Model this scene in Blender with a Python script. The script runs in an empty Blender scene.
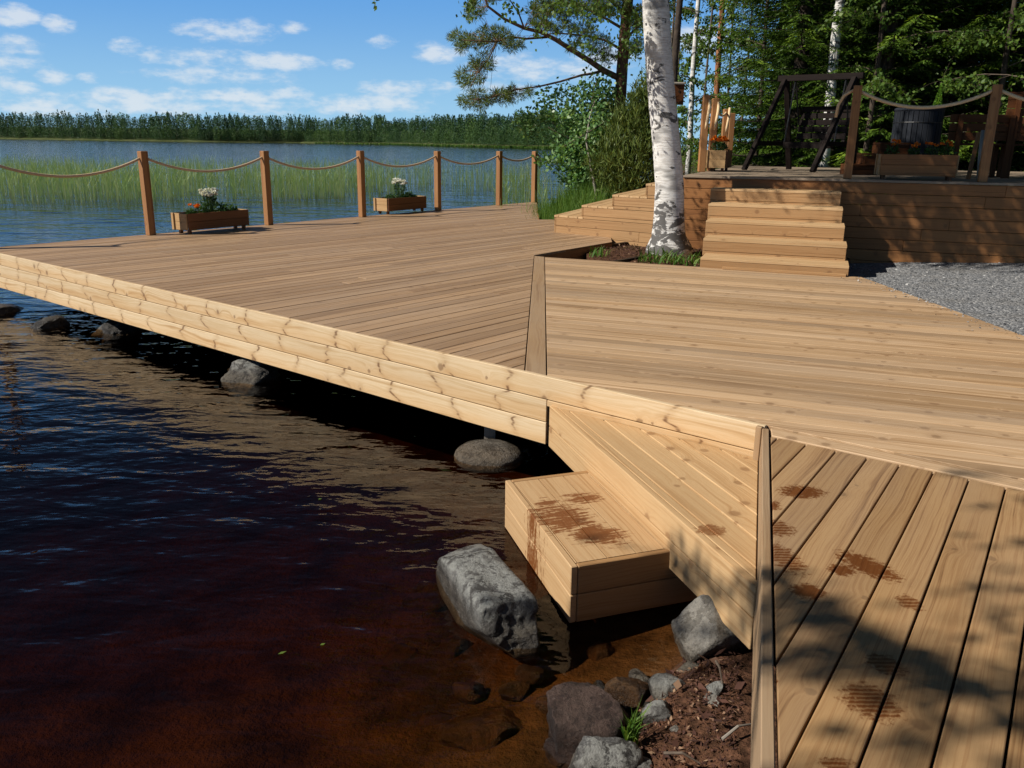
import bpy, bmesh, math, random
import numpy as np
from mathutils import Vector, Matrix, noise as mnoise

random.seed(7)
RNG = np.random.default_rng(11)
PI = math.pi
S = bpy.context.scene
COL = S.collection

# ------------------------------------------------------------------ camera model (used to place things at their measured distances)
F, H = 840.0, 1.25
TH, RO = math.radians(16.0), math.radians(0.75)
CT, ST = math.cos(TH), math.sin(TH)


def ray(x, y):
    u, v = x - 512.0, y - 384.0
    c, s = math.cos(RO), math.sin(RO)
    u, v = c * u + s * v, -s * u + c * v
    return Vector((u, F * CT - v * ST, -F * ST - v * CT))


def un(x, y, z=0.0):
    d = ray(x, y)
    return Vector((0, 0, H)) + d * ((z - H) / d.z)


def at(x, y, Y):
    d = ray(x, y)
    return Vector((0, 0, H)) + d * (Y / d.y)


def hd(deg):
    a = math.radians(deg)
    return Vector((math.sin(a), math.cos(a), 0))


UP = Vector((0, 0, 1))

# ------------------------------------------------------------------ object helpers


def tag(o, label=None, cat=None, group=None, kind=None):
    if label: o['label'] = label
    if cat: o['category'] = cat
    if group: o['group'] = group
    if kind: o['kind'] = kind
    return o


def empty(name, loc=(0, 0, 0), label=None, cat=None, group=None, rz=0):
    o = bpy.data.objects.new(name, None)
    COL.objects.link(o)
    o.location = loc
    o.rotation_euler = (0, 0, rz)
    o.empty_display_size = .1
    return tag(o, label, cat, group)


def copy_tree(o, parent=None):
    c = o.copy()
    COL.objects.link(c)
    c.parent = parent
    for ch in list(o.children):
        copy_tree(ch, c)
    return c


class MB:
    """collects boards, tubes and facets with wood coordinates, then links ONE mesh object"""

    def __init__(self):
        self.v, self.f, self.uv, self.rn, self.mi = [], [], [], [], []

    def face(self, idx, uvs, r, m=0):
        self.f.append(idx); self.uv.append(uvs); self.rn.append(r); self.mi.append(m)

    def board(self, O, L, W, T, m=0, r=None):
        """box from corner O with edge vectors L (grain), W (width), T (thickness)"""
        O, L, W, T = Vector(O), Vector(L), Vector(W), Vector(T)
        if L.cross(W).dot(T) < 0:
            O = O + W; W = -W
        b = len(self.v)
        for k in (0, 1):
            for (i, j) in ((0, 0), (1, 0), (1, 1), (0, 1)):
                self.v.append(O + L * i + W * j + T * k)
        l, w, t = L.length, W.length, T.length
        if r is None: r = (random.random(), random.random())
        ou, ov = random.uniform(0, 90), float(random.randrange(90))
        ix = [0, 1, 2, 3, 4, 5, 6, 7]
        q = lambda a: tuple(b + i for i in a)
        rect = lambda a, c, du=0, dv=0: [(ou + du, ov + dv), (ou + a + du, ov + dv), (ou + a + du, ov + c + dv), (ou + du, ov + c + dv)]
        self.face(q((4, 5, 6, 7)), rect(l, w), r, m)
        self.face(q((3, 2, 1, 0)), [(ou, ov + w + 3), (ou + l, ov + w + 3), (ou + l, ov + 3), (ou, ov + 3)], r, m)
        self.face(q((0, 1, 5, 4)), [(ou, ov - t), (ou + l, ov - t), (ou + l, ov), (ou, ov)], r, m)
        self.face(q((2, 3, 7, 6)), [(ou + l, ov + w + t), (ou, ov + w + t), (ou, ov + w), (ou + l, ov + w)], r, m)
        self.face(q((1, 2, 6, 5)), [(ou + 5, ov), (ou + 5, ov + w), (ou + 5 + t, ov + w), (ou + 5 + t, ov)], r, m)
        self.face(q((3, 0, 4, 7)), [(ou + 7, ov), (ou + 7, ov + w), (ou + 7 + t, ov + w), (ou + 7 + t, ov)], r, m)
        return self

    def poly(self, pts, ztop, thick, L, m=0):
        """plank of any outline in plan; L is the grain direction"""
        n = len(pts)
        L = Vector(L).normalized()
        N = Vector((-L.y, L.x, 0))
        b = len(self.v)
        r = (random.random(), random.random())
        ou, ov = random.uniform(0, 90), random.uniform(0, 90)
        u = lambda p: (ou + p[0] * L.x + p[1] * L.y, ov + p[0] * N.x + p[1] * N.y)
        for z in (ztop, ztop - thick):
            for p in pts:
                self.v.append(Vector((p[0], p[1], z)))
        area = sum(pts[i][0] * pts[(i + 1) % n][1] - pts[(i + 1) % n][0] * pts[i][1] for i in range(n))
        o = list(range(n)) if area > 0 else list(range(n - 1, -1, -1))
        self.face(tuple(b + i for i in o), [u(pts[i]) for i in o], r, m)
        self.face(tuple(b + n + i for i in reversed(o)), [u(pts[i]) for i in reversed(o)], r, m)
        for k in range(n):
            i, j = o[k], o[(k + 1) % n]
            a, c = u(pts[i]), u(pts[j])
            self.face((b + i, b + n + i, b + n + j, b + j), [a, (a[0], a[1] + thick), (c[0], c[1] + thick), c], r, m)
        return self

    def tube(self, pts, rads, n=8, m=0, caps=True, r=None):
        pts = [Vector(p) for p in pts]
        if not hasattr(rads, '__len__'): rads = [rads] * len(pts)
        b = len(self.v)
        if r is None: r = (random.random(), random.random())
        ou = random.uniform(0, 50)
        ref = None
        acc = 0
        us = []
        for i, p in enumerate(pts):
            d = (pts[min(i + 1, len(pts) - 1)] - pts[max(i - 1, 0)])
            if d.length < 1e-9: d = Vector((0, 0, 1))
            d.normalize()
            if ref is None:
                ref = d.orthogonal().normalized()
            ref = (ref - d * ref.dot(d))
            if ref.length < 1e-6: ref = d.orthogonal()
            ref.normalize()
            s = d.cross(ref)
            if i: acc += (pts[i] - pts[i - 1]).length
            us.append(acc)
            for k in range(n):
                a = 2 * PI * k / n
                self.v.append(p + (ref * math.cos(a) + s * math.sin(a)) * rads[i])
        for i in range(len(pts) - 1):
            for k in range(n):
                k2 = (k + 1) % n
                va, vb = rads[i] * 2 * PI * k / n, rads[i] * 2 * PI * (k + 1) / n
                self.face((b + i * n + k, b + i * n + k2, b + (i + 1) * n + k2, b + (i + 1) * n + k),
                          [(ou + us[i], va), (ou + us[i], vb), (ou + us[i + 1], vb), (ou + us[i + 1], va)], r, m)
        if caps:
            self.face(tuple(b + k for k in reversed(range(n))), [(ou + .01 * k, 0) for k in range(n)], r, m)
            e = b + (len(pts) - 1) * n
            self.face(tuple(e + k for k in range(n)), [(ou + .01 * k, 0) for k in range(n)], r, m)
        return self

    def build(self, name, mat, parent=None, bevel=0.0, smooth=False, loc=None, seg=1):
        me = bpy.data.meshes.new(name)
        off = Vector(loc) if loc is not None else Vector((0, 0, 0))
        me.from_pydata([tuple(p - off) for p in self.v], [], self.f)
        uvl = me.uv_layers.new(name='uv')
        rl = me.uv_layers.new(name='rnd')
        uvl.data.foreach_set('uv', np.array([c for q in self.uv for c in q], dtype=np.float32).ravel())
        rl.data.foreach_set('uv', np.array([r for q, r in zip(self.uv, self.rn) for _ in q], dtype=np.float32).ravel())
        mats = mat if isinstance(mat, (list, tuple)) else [mat]
        for mm in mats: me.materials.append(mm)
        if len(mats) > 1: me.polygons.foreach_set('material_index', self.mi)
        if smooth: me.polygons.foreach_set('use_smooth', [True] * len(me.polygons))
        me.update()
        o = bpy.data.objects.new(name, me)
        COL.objects.link(o)
        if loc is not None and parent is None: o.location = off
        if parent is not None:
            o.parent = parent
        if bevel:
            md = o.modifiers.new('bevel', 'BEVEL'); md.width = bevel; md.segments = seg; md.limit_method = 'ANGLE'
        return o


def quads(name, P4, rnd, mat, parent=None, smooth=False, normals_up=False):
    """P4: (N,4,3) quads; rnd: (N,2)"""
    n = len(P4)
    me = bpy.data.meshes.new(name)
    me.vertices.add(n * 4); me.loops.add(n * 4); me.polygons.add(n)
    me.vertices.foreach_set('co', np.ascontiguousarray(P4, dtype=np.float32).ravel())
    me.loops.foreach_set('vertex_index', np.arange(n * 4, dtype=np.int32))
    me.polygons.foreach_set('loop_start', np.arange(0, n * 4, 4, dtype=np.int32))
    me.polygons.foreach_set('loop_total', np.full(n, 4, dtype=np.int32))
    uvl = me.uv_layers.new(name='rnd')
    uvl.data.foreach_set('uv', np.repeat(np.asarray(rnd, dtype=np.float32), 4, axis=0).ravel())
    me.materials.append(mat)
    me.update(); me.validate()
    o = bpy.data.objects.new(name, me)
    COL.objects.link(o)
    if parent is not None: o.parent = parent
    return o


def unit(a):
    return a / np.maximum(np.linalg.norm(a, axis=-1, keepdims=True), 1e-9)


def rdirs(n):
    return unit(RNG.normal(size=(n, 3)))


def leafquads(P, D, Ln, Wd, N=None):
    """rhombic leaves at P pointing along D"""
    n = len(P)
    if N is None: N = rdirs(n)
    Sd = unit(np.cross(D, N))
    Ln = np.broadcast_to(np.asarray(Ln, float), (n,))[:, None]
    Wd = np.broadcast_to(np.asarray(Wd, float), (n,))[:, None]
    m = P + D * Ln * .45
    return np.stack([P, m + Sd * Wd * .5, P + D * Ln, m - Sd * Wd * .5], axis=1)


# ------------------------------------------------------------------ materials
def newmat(name):
    m = bpy.data.materials.new(name); m.use_nodes = True
    nt = m.node_tree; nt.nodes.clear()
    out = nt.nodes.new('ShaderNodeOutputMaterial')
    return m, nt, out


class NT:
    """small wrapper for node graphs"""

    def __init__(s, nt): s.nt = nt

    def n(s, t, **k):
        nd = s.nt.nodes.new(t)
        for a, b in k.items():
            if a == 'ins':
                for i, v in b.items(): s.set(nd.inputs[i], v)
            else: setattr(nd, a, b)
        return nd

    def set(s, sock, v):
        if isinstance(v, bpy.types.NodeSocket): s.nt.links.new(v, sock)
        else:
            try: sock.default_value = v
            except Exception: sock.default_value = tuple(v)

    def m(s, op, a, b=0.0, c=None, clamp=False):
        nd = s.nt.nodes.new('ShaderNodeMath'); nd.operation = op; nd.use_clamp = clamp
        s.set(nd.inputs[0], a); s.set(nd.inputs[1], b)
        if c is not None: s.set(nd.inputs[2], c)
        return nd.outputs[0]

    def mix(s, f, a, b, bt='MIX'):
        nd = s.nt.nodes.new('ShaderNodeMix'); nd.data_type = 'RGBA'; nd.blend_type = bt
        s.set(nd.inputs[0], f)
        s.set(nd.inputs[6], a if not isinstance(a, tuple) or len(a) == 4 else (*a, 1))
        s.set(nd.inputs[7], b if not isinstance(b, tuple) or len(b) == 4 else (*b, 1))
        return nd.outputs[2]

    def ss(s, x, lo, hi):
        nd = s.nt.nodes.new('ShaderNodeMapRange'); nd.interpolation_type = 'SMOOTHSTEP'
        s.set(nd.inputs[0], x); s.set(nd.inputs[1], lo); s.set(nd.inputs[2], hi)
        return nd.outputs[0]

    def comb(s, x, y, z=0.0):
        nd = s.nt.nodes.new('ShaderNodeCombineXYZ')
        s.set(nd.inputs[0], x); s.set(nd.inputs[1], y); s.set(nd.inputs[2], z)
        return nd.outputs[0]

    def sep(s, v):
        nd = s.nt.nodes.new('ShaderNodeSeparateXYZ'); s.set(nd.inputs[0], v)
        return nd.outputs

    def noise(s, vec, scale=1.0, detail=3.0, rough=.55, dims='3D', dist=0.0):
        nd = s.nt.nodes.new('ShaderNodeTexNoise'); nd.noise_dimensions = dims
        s.set(nd.inputs['Vector'], vec); nd.inputs['Scale'].default_value = scale
        nd.inputs['Detail'].default_value = detail; nd.inputs['Roughness'].default_value = rough
        nd.inputs['Distortion'].default_value = dist
        return nd.outputs[0]

    def uv(s, name):
        nd = s.nt.nodes.new('ShaderNodeUVMap'); nd.uv_map = name
        return nd.outputs[0]

    def ramp(s, f, stops, interp='LINEAR'):
        nd = s.nt.nodes.new('ShaderNodeValToRGB'); s.set(nd.inputs[0], f)
        cr = nd.color_ramp; cr.interpolation = interp
        while len(cr.elements) > 1: cr.elements.remove(cr.elements[-1])
        cr.elements[0].position = stops[0][0]; cr.elements[0].color = (*stops[0][1], 1)
        for p, c in stops[1:]:
            e = cr.elements.new(p); e.color = (*c, 1)
        return nd.outputs[0]

    def bump(s, h, strength=.3, dist=.01, normal=None):
        nd = s.nt.nodes.new('ShaderNodeBump'); s.set(nd.inputs['Height'], h)
        nd.inputs['Strength'].default_value = strength; nd.inputs['Distance'].default_value = dist
        if normal is not None: s.nt.links.new(normal, nd.inputs['Normal'])
        return nd.outputs[0]

    def bsdf(s, color, rough=.6, spec=.5, normal=None, metal=0.0):
        nd = s.nt.nodes.new('ShaderNodeBsdfPrincipled')
        s.set(nd.inputs['Base Color'], color if not isinstance(color, tuple) else (*color, 1))
        s.set(nd.inputs['Roughness'], rough); s.set(nd.inputs['Specular IOR Level'], spec)
        nd.inputs['Metallic'].default_value = metal
        if normal is not None: s.nt.links.new(normal, nd.inputs['Normal'])
        return nd.outputs[0]


def wood(name, light, mid, dark, knot, spec=.35, knots=3.6, vary=.25, rough=.62, grain=46.0, stains=None, grey=0.0, ribs=0.0, whorl=False, splash=False, kstr=.5, kprob=.45, figure=1.0):
    m, nt, out = newmat(name); g = NT(nt)
    U = g.sep(g.uv('uv')); R = g.sep(g.uv('rnd'))
    u, v = U[0], U[1]
    uv = g.comb(u, v, 0.0)
    vo = g.n('ShaderNodeTexVoronoi', voronoi_dimensions='2D', feature='F1')
    # knots sit in whorls a hand's width or two apart along the stem
    g.set(vo.inputs['Vector'], uv); vo.inputs['Scale'].default_value = knots
    d = g.m('DIVIDE', vo.outputs['Distance'], knots)           # metres from a knot centre
    wob = g.noise(g.comb(g.m('MULTIPLY', u, 1.3), g.m('MULTIPLY', v, 7.0)), 1.0, 2.0, .5, '2D')
    vc = g.sep(vo.outputs['Color'])
    on = g.m('LESS_THAN', vc[1], kprob)
    kb = g.m('MULTIPLY', on, g.m('POWER', 2.718, g.m('MULTIPLY', g.m('MULTIPLY', d, d), -700.0)))
    ph = g.m('ADD', g.m('MULTIPLY', v, grain), g.m('MULTIPLY', wob, 3.4 * figure))
    ph = g.m('ADD', ph, g.m('MULTIPLY', kb, 1.5 * figure))
    lines = g.noise(g.comb(ph, g.m('MULTIPLY', u, .35)), 1.0, 2.5, .6, '2D')
    fib = g.noise(g.comb(g.m('MULTIPLY', u, 7.0), g.m('MULTIPLY', v, 260.0)), 1.0, 2.0, .6, '2D')
    broad = g.noise(g.comb(g.m('MULTIPLY', u, .7), g.m('MULTIPLY', v, 11.0)), 1.0, 2.0, .5, '2D')
    t = g.m('ADD', g.m('MULTIPLY', lines, .62), g.m('ADD', g.m('MULTIPLY', fib, .16), g.m('MULTIPLY', broad, .3)))
    col = g.ramp(t, [(.34, dark), (.46, mid), (.56, light), (.66, mid), (.80, light)])
    # each board its own tone
    tint = g.m('ADD', 1.0 - vary * .55, g.m('MULTIPLY', R[0], vary))
    col = g.mix(1.0, col, g.comb(tint, g.m('POWER', tint, 1.12), g.m('POWER', tint, 1.3)), 'MULTIPLY')
    kd = g.m('ADD', d, g.m('MULTIPLY', g.m('SUBTRACT', g.noise(g.comb(u, v), 60, 2, .5, '2D'), .5), .012))
    kr = g.m('ADD', .005, g.m('MULTIPLY', vc[0], .011))
    km = g.m('MULTIPLY', on, g.m('SUBTRACT', 1.0, g.ss(kd, kr, g.m('MULTIPLY', kr, 2.1))))
    col = g.mix(g.m('MULTIPLY', kb, .6), col, g.mix(vc[2], light, tuple(.6 * a + .4 * b for a, b in zip(mid, knot))))
    if whorl:   # bowed dark marks where a branch whorl crosses the board
        vv = g.m('FRACT', v)
        cv = g.m('ABSOLUTE', g.m('SUBTRACT', vv, .072))
        ww = g.m('FRACT', g.m('ADD', g.m('ADD', g.m('MULTIPLY', u, 1.9), g.m('MULTIPLY', g.noise(g.comb(u, g.m('MULTIPLY', v, 5.0)), 1.7, 2.0, .5, '2D'), .5)), g.m('SUBTRACT', R[1], g.m('MULTIPLY', cv, 1.2))))
        da = g.m('ABSOLUTE', g.m('SUBTRACT', ww, .5))
        wm = g.m('SUBTRACT', 1.0, g.ss(da, .004, .035))
        wn = g.ss(g.noise(g.comb(g.m('MULTIPLY', u, 4.0), g.m('MULTIPLY', v, 26.0)), 1.0, 3.0, .6, '2D'), .36, .62)
        soft = g.m('SUBTRACT', 1.0, g.ss(da, .02, .12))
        col = g.mix(g.m('MULTIPLY', soft, .30), col, dark)
        col = g.mix(g.m('MULTIPLY', g.m('MULTIPLY', wm, wn), .85), col, knot)
        # each board turns darker and warmer towards its lower edge
        col = g.mix(g.m('MULTIPLY', g.ss(g.m('ADD', vv, g.m('MULTIPLY', g.m('SUBTRACT', broad, .5), .09)), .105, .02), .55), col, g.mix(1.0, col, (.90, .72, .50), 'MULTIPLY'))
    col = g.mix(g.m('MULTIPLY', km, kstr), col, knot)
    if grey:
        gm = g.ss(g.noise(g.comb(g.m('MULTIPLY', u, .5), g.m('MULTIPLY', v, 2.0), R[0]), 1.0, 3.0, .6), .3, .75)
        col = g.mix(g.m('MULTIPLY', gm, grey), col, (.30, .255, .205))
    # large soft weathering in place coordinates
    geo = g.n('ShaderNodeNewGeometry')
    wx = g.noise(geo.outputs['Position'], .9, 4.0, .6)
    wf = g.ss(wx, .3, .72)
    col = g.mix(g.m('MULTIPLY', wf, .22), col, g.mix(1.0, col, (.72, .68, .66), 'MULTIPLY'))
    h = g.m('ADD', g.m('MULTIPLY', lines, .6), g.m('MULTIPLY', fib, .5))
    ro = rough
    if ribs:
        rb = g.m('SINE', g.m('MULTIPLY', v, 2 * PI / .0135))
        col = g.mix(g.m('MULTIPLY', g.ss(rb, .2, .95), ribs), col, g.mix(1.0, col, (.55, .52, .5), 'MULTIPLY'))
    if stains:
        pos = geo.outputs['Position']
        tot = None
        PP = g.sep(pos)
        iso = g.noise(pos, 55.0, 4.0, .7)
        if splash:      # water run-off streaks lying across the boards
            sa = g.m('ADD', g.m('MULTIPLY', PP[0], math.cos(.35)), g.m('MULTIPLY', PP[1], math.sin(.35)))
            sb = g.m('SUBTRACT', g.m('MULTIPLY', PP[1], math.cos(.35)), g.m('MULTIPLY', PP[0], math.sin(.35)))
            edge = g.m('ADD', g.m('MULTIPLY', iso, .35), g.m('MULTIPLY', g.noise(g.comb(g.m('MULTIPLY', sa, 9.0), g.m('MULTIPLY', sb, 75.0), g.m('MULTIPLY', PP[2], 8.0)), 1.0, 3.0, .6), .65))
        else:
            edge = iso
        for (px, py, rx, ry, rot, stripe) in stains:
            P = g.sep(pos)
            dx, dy = g.m('SUBTRACT', P[0], px), g.m('SUBTRACT', P[1], py)
            c, s_ = math.cos(rot), math.sin(rot)
            a = g.m('ADD', g.m('MULTIPLY', dx, c), g.m('MULTIPLY', dy, s_))
            b = g.m('SUBTRACT', g.m('MULTIPLY', dy, c), g.m('MULTIPLY', dx, s_))
            q = g.m('ADD', g.m('POWER', g.m('ABSOLUTE', g.m('DIVIDE', a, rx)), 2.0), g.m('POWER', g.m('ABSOLUTE', g.m('DIVIDE', b, ry)), 2.0))
            q = g.m('ADD', q, g.m('MULTIPLY', g.m('SUBTRACT', edge, .5), 7.0 if splash else 3.4))
            k = g.m('SUBTRACT', 1.0, g.ss(q, .35, 1.15))
            if stripe:
                w = g.m('SINE', g.m('ADD', g.m('MULTIPLY', P[1], stripe * 3.2), g.m('MULTIPLY', edge, 5.0)))
                k = g.m('MULTIPLY', k, g.m('ADD', .55, g.m('MULTIPLY', g.ss(w, -.6, .1), .45)))
            tot = k if tot is None else g.m('MAXIMUM', tot, k)
        wet = g.mix(1.0, col, (.36, .165, .065), 'MULTIPLY')
        col = g.mix(g.m('MULTIPLY', tot, .92), col, wet)
        ro = g.m('SUBTRACT', rough, g.m('MULTIPLY', tot, .3))
    nrm = g.bump(h, .16, .004)
    nt.links.new(g.bsdf(col, ro, spec, nrm), out.inputs[0])
    return m


def simple(name, c1, c2, scale=8.0, rough=.7, spec=.3, bump=.3, bdist=.01, detail=5.0, stretch=(1, 1, 1), lo=.35, hi=.65, metal=0.0):
    m, nt, out = newmat(name); g = NT(nt)
    tc = g.n('ShaderNodeTexCoord')
    mp = g.n('ShaderNodeMapping'); g.set(mp.inputs[0], tc.outputs['Object']); mp.inputs['Scale'].default_value = stretch
    f = g.noise(mp.outputs[0], scale, detail, .6)
    col = g.mix(g.ss(f, lo, hi), c1, c2)
    nt.links.new(g.bsdf(col, rough, spec, g.bump(f, bump, bdist), metal), out.inputs[0])
    return m


def leafmat(name, c1, c2, c3, trans=.35, rough=.5):
    m, nt, out = newmat(name); g = NT(nt)
    R = g.sep(g.uv('rnd'))
    col = g.ramp(R[0], [(0, c1), (.55, c2), (1, c3)])
    d = g.bsdf(col, rough, .25)
    t = g.n('ShaderNodeBsdfTranslucent'); g.set(t.inputs[0], g.mix(1.0, col, (1.25, 1.2, .55), 'MULTIPLY'))
    mx = g.n('ShaderNodeMixShader'); mx.inputs[0].default_value = trans
    nt.links.new(d, mx.inputs[1]); nt.links.new(t.outputs[0], mx.inputs[2]); nt.links.new(mx.outputs[0], out.inputs[0])
    return m


def stain(px, py, w, h, z, rot=0.0, stripe=0):
    a, b = un(px - w / 2, py, z), un(px + w / 2, py, z)
    c, d = un(px, py + h / 2, z), un(px, py - h / 2, z)
    p = un(px, py, z)
    return (p.x, p.y, (b - a).length / 2 * 1.12, (d - c).length / 2 * 1.12, rot, stripe)


ZL, ZB = -.158, -.322          # heights of the landing and of the low step
ST_F = [stain(802, 492, 44, 12, 0, .1), stain(770, 505, 20, 10, 0), stain(776, 528, 34, 15, 0, 0, 95), stain(783, 557, 30, 30, 0, .2, 110),
        stain(808, 591, 32, 15, 0, .3), stain(868, 566, 34, 30, 0, .5), stain(842, 570, 26, 11, 0), stain(909, 603, 22, 14, 0, 0, 110),
        stain(886, 665, 32, 20, 0, .4, 120), stain(871, 702, 52, 34, 0, .2, 130), stain(836, 764, 34, 12, 0, 0, 140), stain(775, 680, 6, 5, 0)]
ST_L = [stain(711, 530, 30, 11, ZL, .0, 170)]
ST_B = [stain(562, 517, 56, 30, ZB, .2), stain(597, 535, 52, 20, ZB, -.1), stain(582, 498, 34, 10, ZB, .3), stain(548, 505, 26, 12, ZB, .2), stain(606, 533, 26, 9, ZB, -.2), stain(560, 516, 26, 12, ZB, .2), stain(532, 524, 10, 34, ZB)]

LT, MD, DK, KN = (.50, .315, .155), (.41, .235, .105), (.285, .145, .058), (.13, .055, .02)
M = {}
M['deck_right'] = wood('pale deck wood', (.48, .32, .18), (.385, .235, .115), (.25, .135, .058), (.17, .08, .03), knots=5.0, vary=.50, grey=.30, kstr=.5, kprob=.55)
M['deck_left'] = wood('weathered deck wood', (.40, .255, .14), (.315, .192, .098), (.215, .12, .056), (.12, .06, .028), knots=4.0, vary=.34, grey=.22, ribs=.5, kstr=.35)
M['deck_near'] = wood('footworn deck wood', (.37, .222, .098), (.30, .165, .068), (.165, .08, .029), (.10, .05, .022), knots=3.4, vary=.22, grey=.22, stains=ST_F, kstr=.45, kprob=.4, grain=70)
M['landing'] = wood('landing wood', (.49, .325, .165), (.43, .265, .125), (.33, .19, .08), (.19, .09, .035), knots=4.2, vary=.2, stains=ST_L, kstr=.55, kprob=.45, grain=60)
M['step'] = wood('wet step wood', (.49, .325, .17), (.43, .265, .128), (.33, .19, .08), (.19, .09, .035), knots=4.0, vary=.14, stains=ST_B, splash=True, kstr=.4, kprob=.4, grain=60)
M['fascia'] = wood('pine cladding', (.62, .475, .30), (.54, .385, .215), (.42, .26, .122), (.13, .058, .022), knots=3.4, vary=.14, grain=34, whorl=True, kstr=.6, kprob=.3)
M['trim'] = wood('trim board wood', (.36, .235, .125), (.31, .19, .095), (.22, .125, .055), (.10, .05, .022), knots=2.5, vary=.1, grey=.25, kstr=.4)
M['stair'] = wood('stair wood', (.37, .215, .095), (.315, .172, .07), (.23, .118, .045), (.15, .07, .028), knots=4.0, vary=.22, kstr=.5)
M['tread'] = wood('sunlit tread wood', (.50, .33, .17), (.44, .275, .13), (.34, .195, .085), (.2, .10, .04), knots=4.0, vary=.2, kstr=.5)  # paler than the stair wood; the sun on the treads is in the colour
M['terrace'] = wood('greyed terrace board wood', (.27, .205, .14), (.22, .16, .105), (.15, .10, .062), KN, knots=4.0, vary=.25, grey=.35, kstr=.3)
M['wall'] = wood('retaining board wood', (.30, .132, .042), (.24, .10, .031), (.155, .06, .017), KN, knots=3.6, vary=.34, kstr=.5)
M['post'] = wood('impregnated post wood', (.34, .165, .060), (.28, .125, .043), (.19, .076, .026), KN, knots=3.0, vary=.12, grain=60, kstr=.4)
M['planter'] = wood('shaded stained planter wood', (.17, .07, .026), (.14, .053, .018), (.095, .034, .011), KN, knots=4.0, vary=.15, kstr=.4)  # stained wood, darkened further to carry the shade on the planter fronts
M['planter_end'] = wood('sunlit planter wood', (.46, .29, .13), (.40, .235, .10), (.30, .16, .062), KN, knots=4.0, vary=.1, kstr=.4)  # paler copy of the planter wood with sunlight on the ends put in
M['darkwood'] = wood('dark tarred wood', (.017, .012, .010), (.013, .009, .008), (.008, .006, .005), (.012, .008, .006), spec=.08, knots=3.0, vary=.3)
M['furniture'] = wood('brown garden furniture wood', (.11, .042, .015), (.085, .030, .011), (.055, .019, .007), KN, spec=.1, knots=3.0, vary=.3, kstr=.4)
M['tubwood'] = wood('blue grey tub wood', (.024, .027, .033), (.019, .021, .026), (.012, .013, .016), (.02, .02, .02), spec=.08, knots=3.0, vary=.2)
M['greywood'] = wood('grey weathered wood', (.30, .27, .23), (.25, .22, .18), (.175, .15, .12), (.10, .085, .07), knots=3.0, vary=.15)
M['rope'] = simple('hemp rope', (.62, .46, .30), (.48, .34, .21), 160, .9, .1, .5, .004)
M['ropewhite'] = simple('pale rope', (.80, .60, .36), (.62, .44, .25), 160, .9, .1, .5, .004)
M['under'] = simple('dark joist timber', (.06, .04, .025), (.035, .024, .016), 6, .8, .1)  # very dark brown for the timbers below the boards
M['soil'] = simple('planting soil', (.045, .03, .02), (.02, .013, .009), 60, .95, .05, .8, .02)
M['metal'] = simple('dark iron', (.03, .03, .03), (.05, .05, .05), 30, .5, .5, .1, .002, metal=.8)
M['white'] = simple('white paint', (.78, .78, .76), (.70, .70, .68), 5, .5, .4, .05)


def gravelmat():
    m, nt, out = newmat('grey gravel'); g = NT(nt)
    tc = g.n('ShaderNodeTexCoord'); P = tc.outputs['Object']
    vo = g.n('ShaderNodeTexVoronoi', voronoi_dimensions='3D'); g.set(vo.inputs['Vector'], P); vo.inputs['Scale'].default_value = 48
    v2 = g.n('ShaderNodeTexVoronoi', voronoi_dimensions='3D'); g.set(v2.inputs['Vector'], P); v2.inputs['Scale'].default_value = 110
    c = g.sep(vo.outputs['Color'])[0]
    col = g.ramp(c, [(0, (.105, .108, .112)), (.5, (.185, .188, .192)), (.85, (.285, .285, .285)), (1, (.42, .41, .39))])
    big = g.noise(P, 1.3, 5, .65)
    col = g.mix(g.m('MULTIPLY', g.ss(big, .48, .7), .55), col, (.16, .15, .135))
    h = g.m('ADD', g.m('SUBTRACT', 1.0, vo.outputs['Distance']), g.m('MULTIPLY', v2.outputs['Distance'], -.4))
    nt.links.new(g.bsdf(col, .9, .2, g.bump(h, .8, .02)), out.inputs[0])
    return m


def groundmat():
    m, nt, out = newmat('forest floor and bank soil'); g = NT(nt)
    geo = g.n('ShaderNodeNewGeometry'); P = geo.outputs['Position']
    n1 = g.noise(P, .8, 6, .65); n2 = g.noise(P, 26, 4, .7)
    soil = g.mix(g.ss(n2, .35, .7), (.045, .022, .012), (.13, .062, .035))
    moss = g.mix(g.ss(n2, .3, .7), (.03, .045, .012), (.075, .09, .03))
    y = g.sep(P)[1]
    gm = g.m('MULTIPLY', g.ss(n1, .38, .56), g.ss(y, 10.5, 13.0))
    col = g.mix(gm, soil, moss)
    z = g.sep(P)[2]
    # the lake bed: sand and rust-brown silt over stones
    bed = g.mix(g.ss(g.noise(P, 2.2, 5, .65), .35, .65), (.032, .020, .010), (.105, .060, .027))
    col = g.mix(g.ss(z, -.62, -.54), bed, col)
    nt.links.new(g.bsdf(col, .95, .1, g.bump(n2, .9, .03)), out.inputs[0])
    return m


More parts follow.
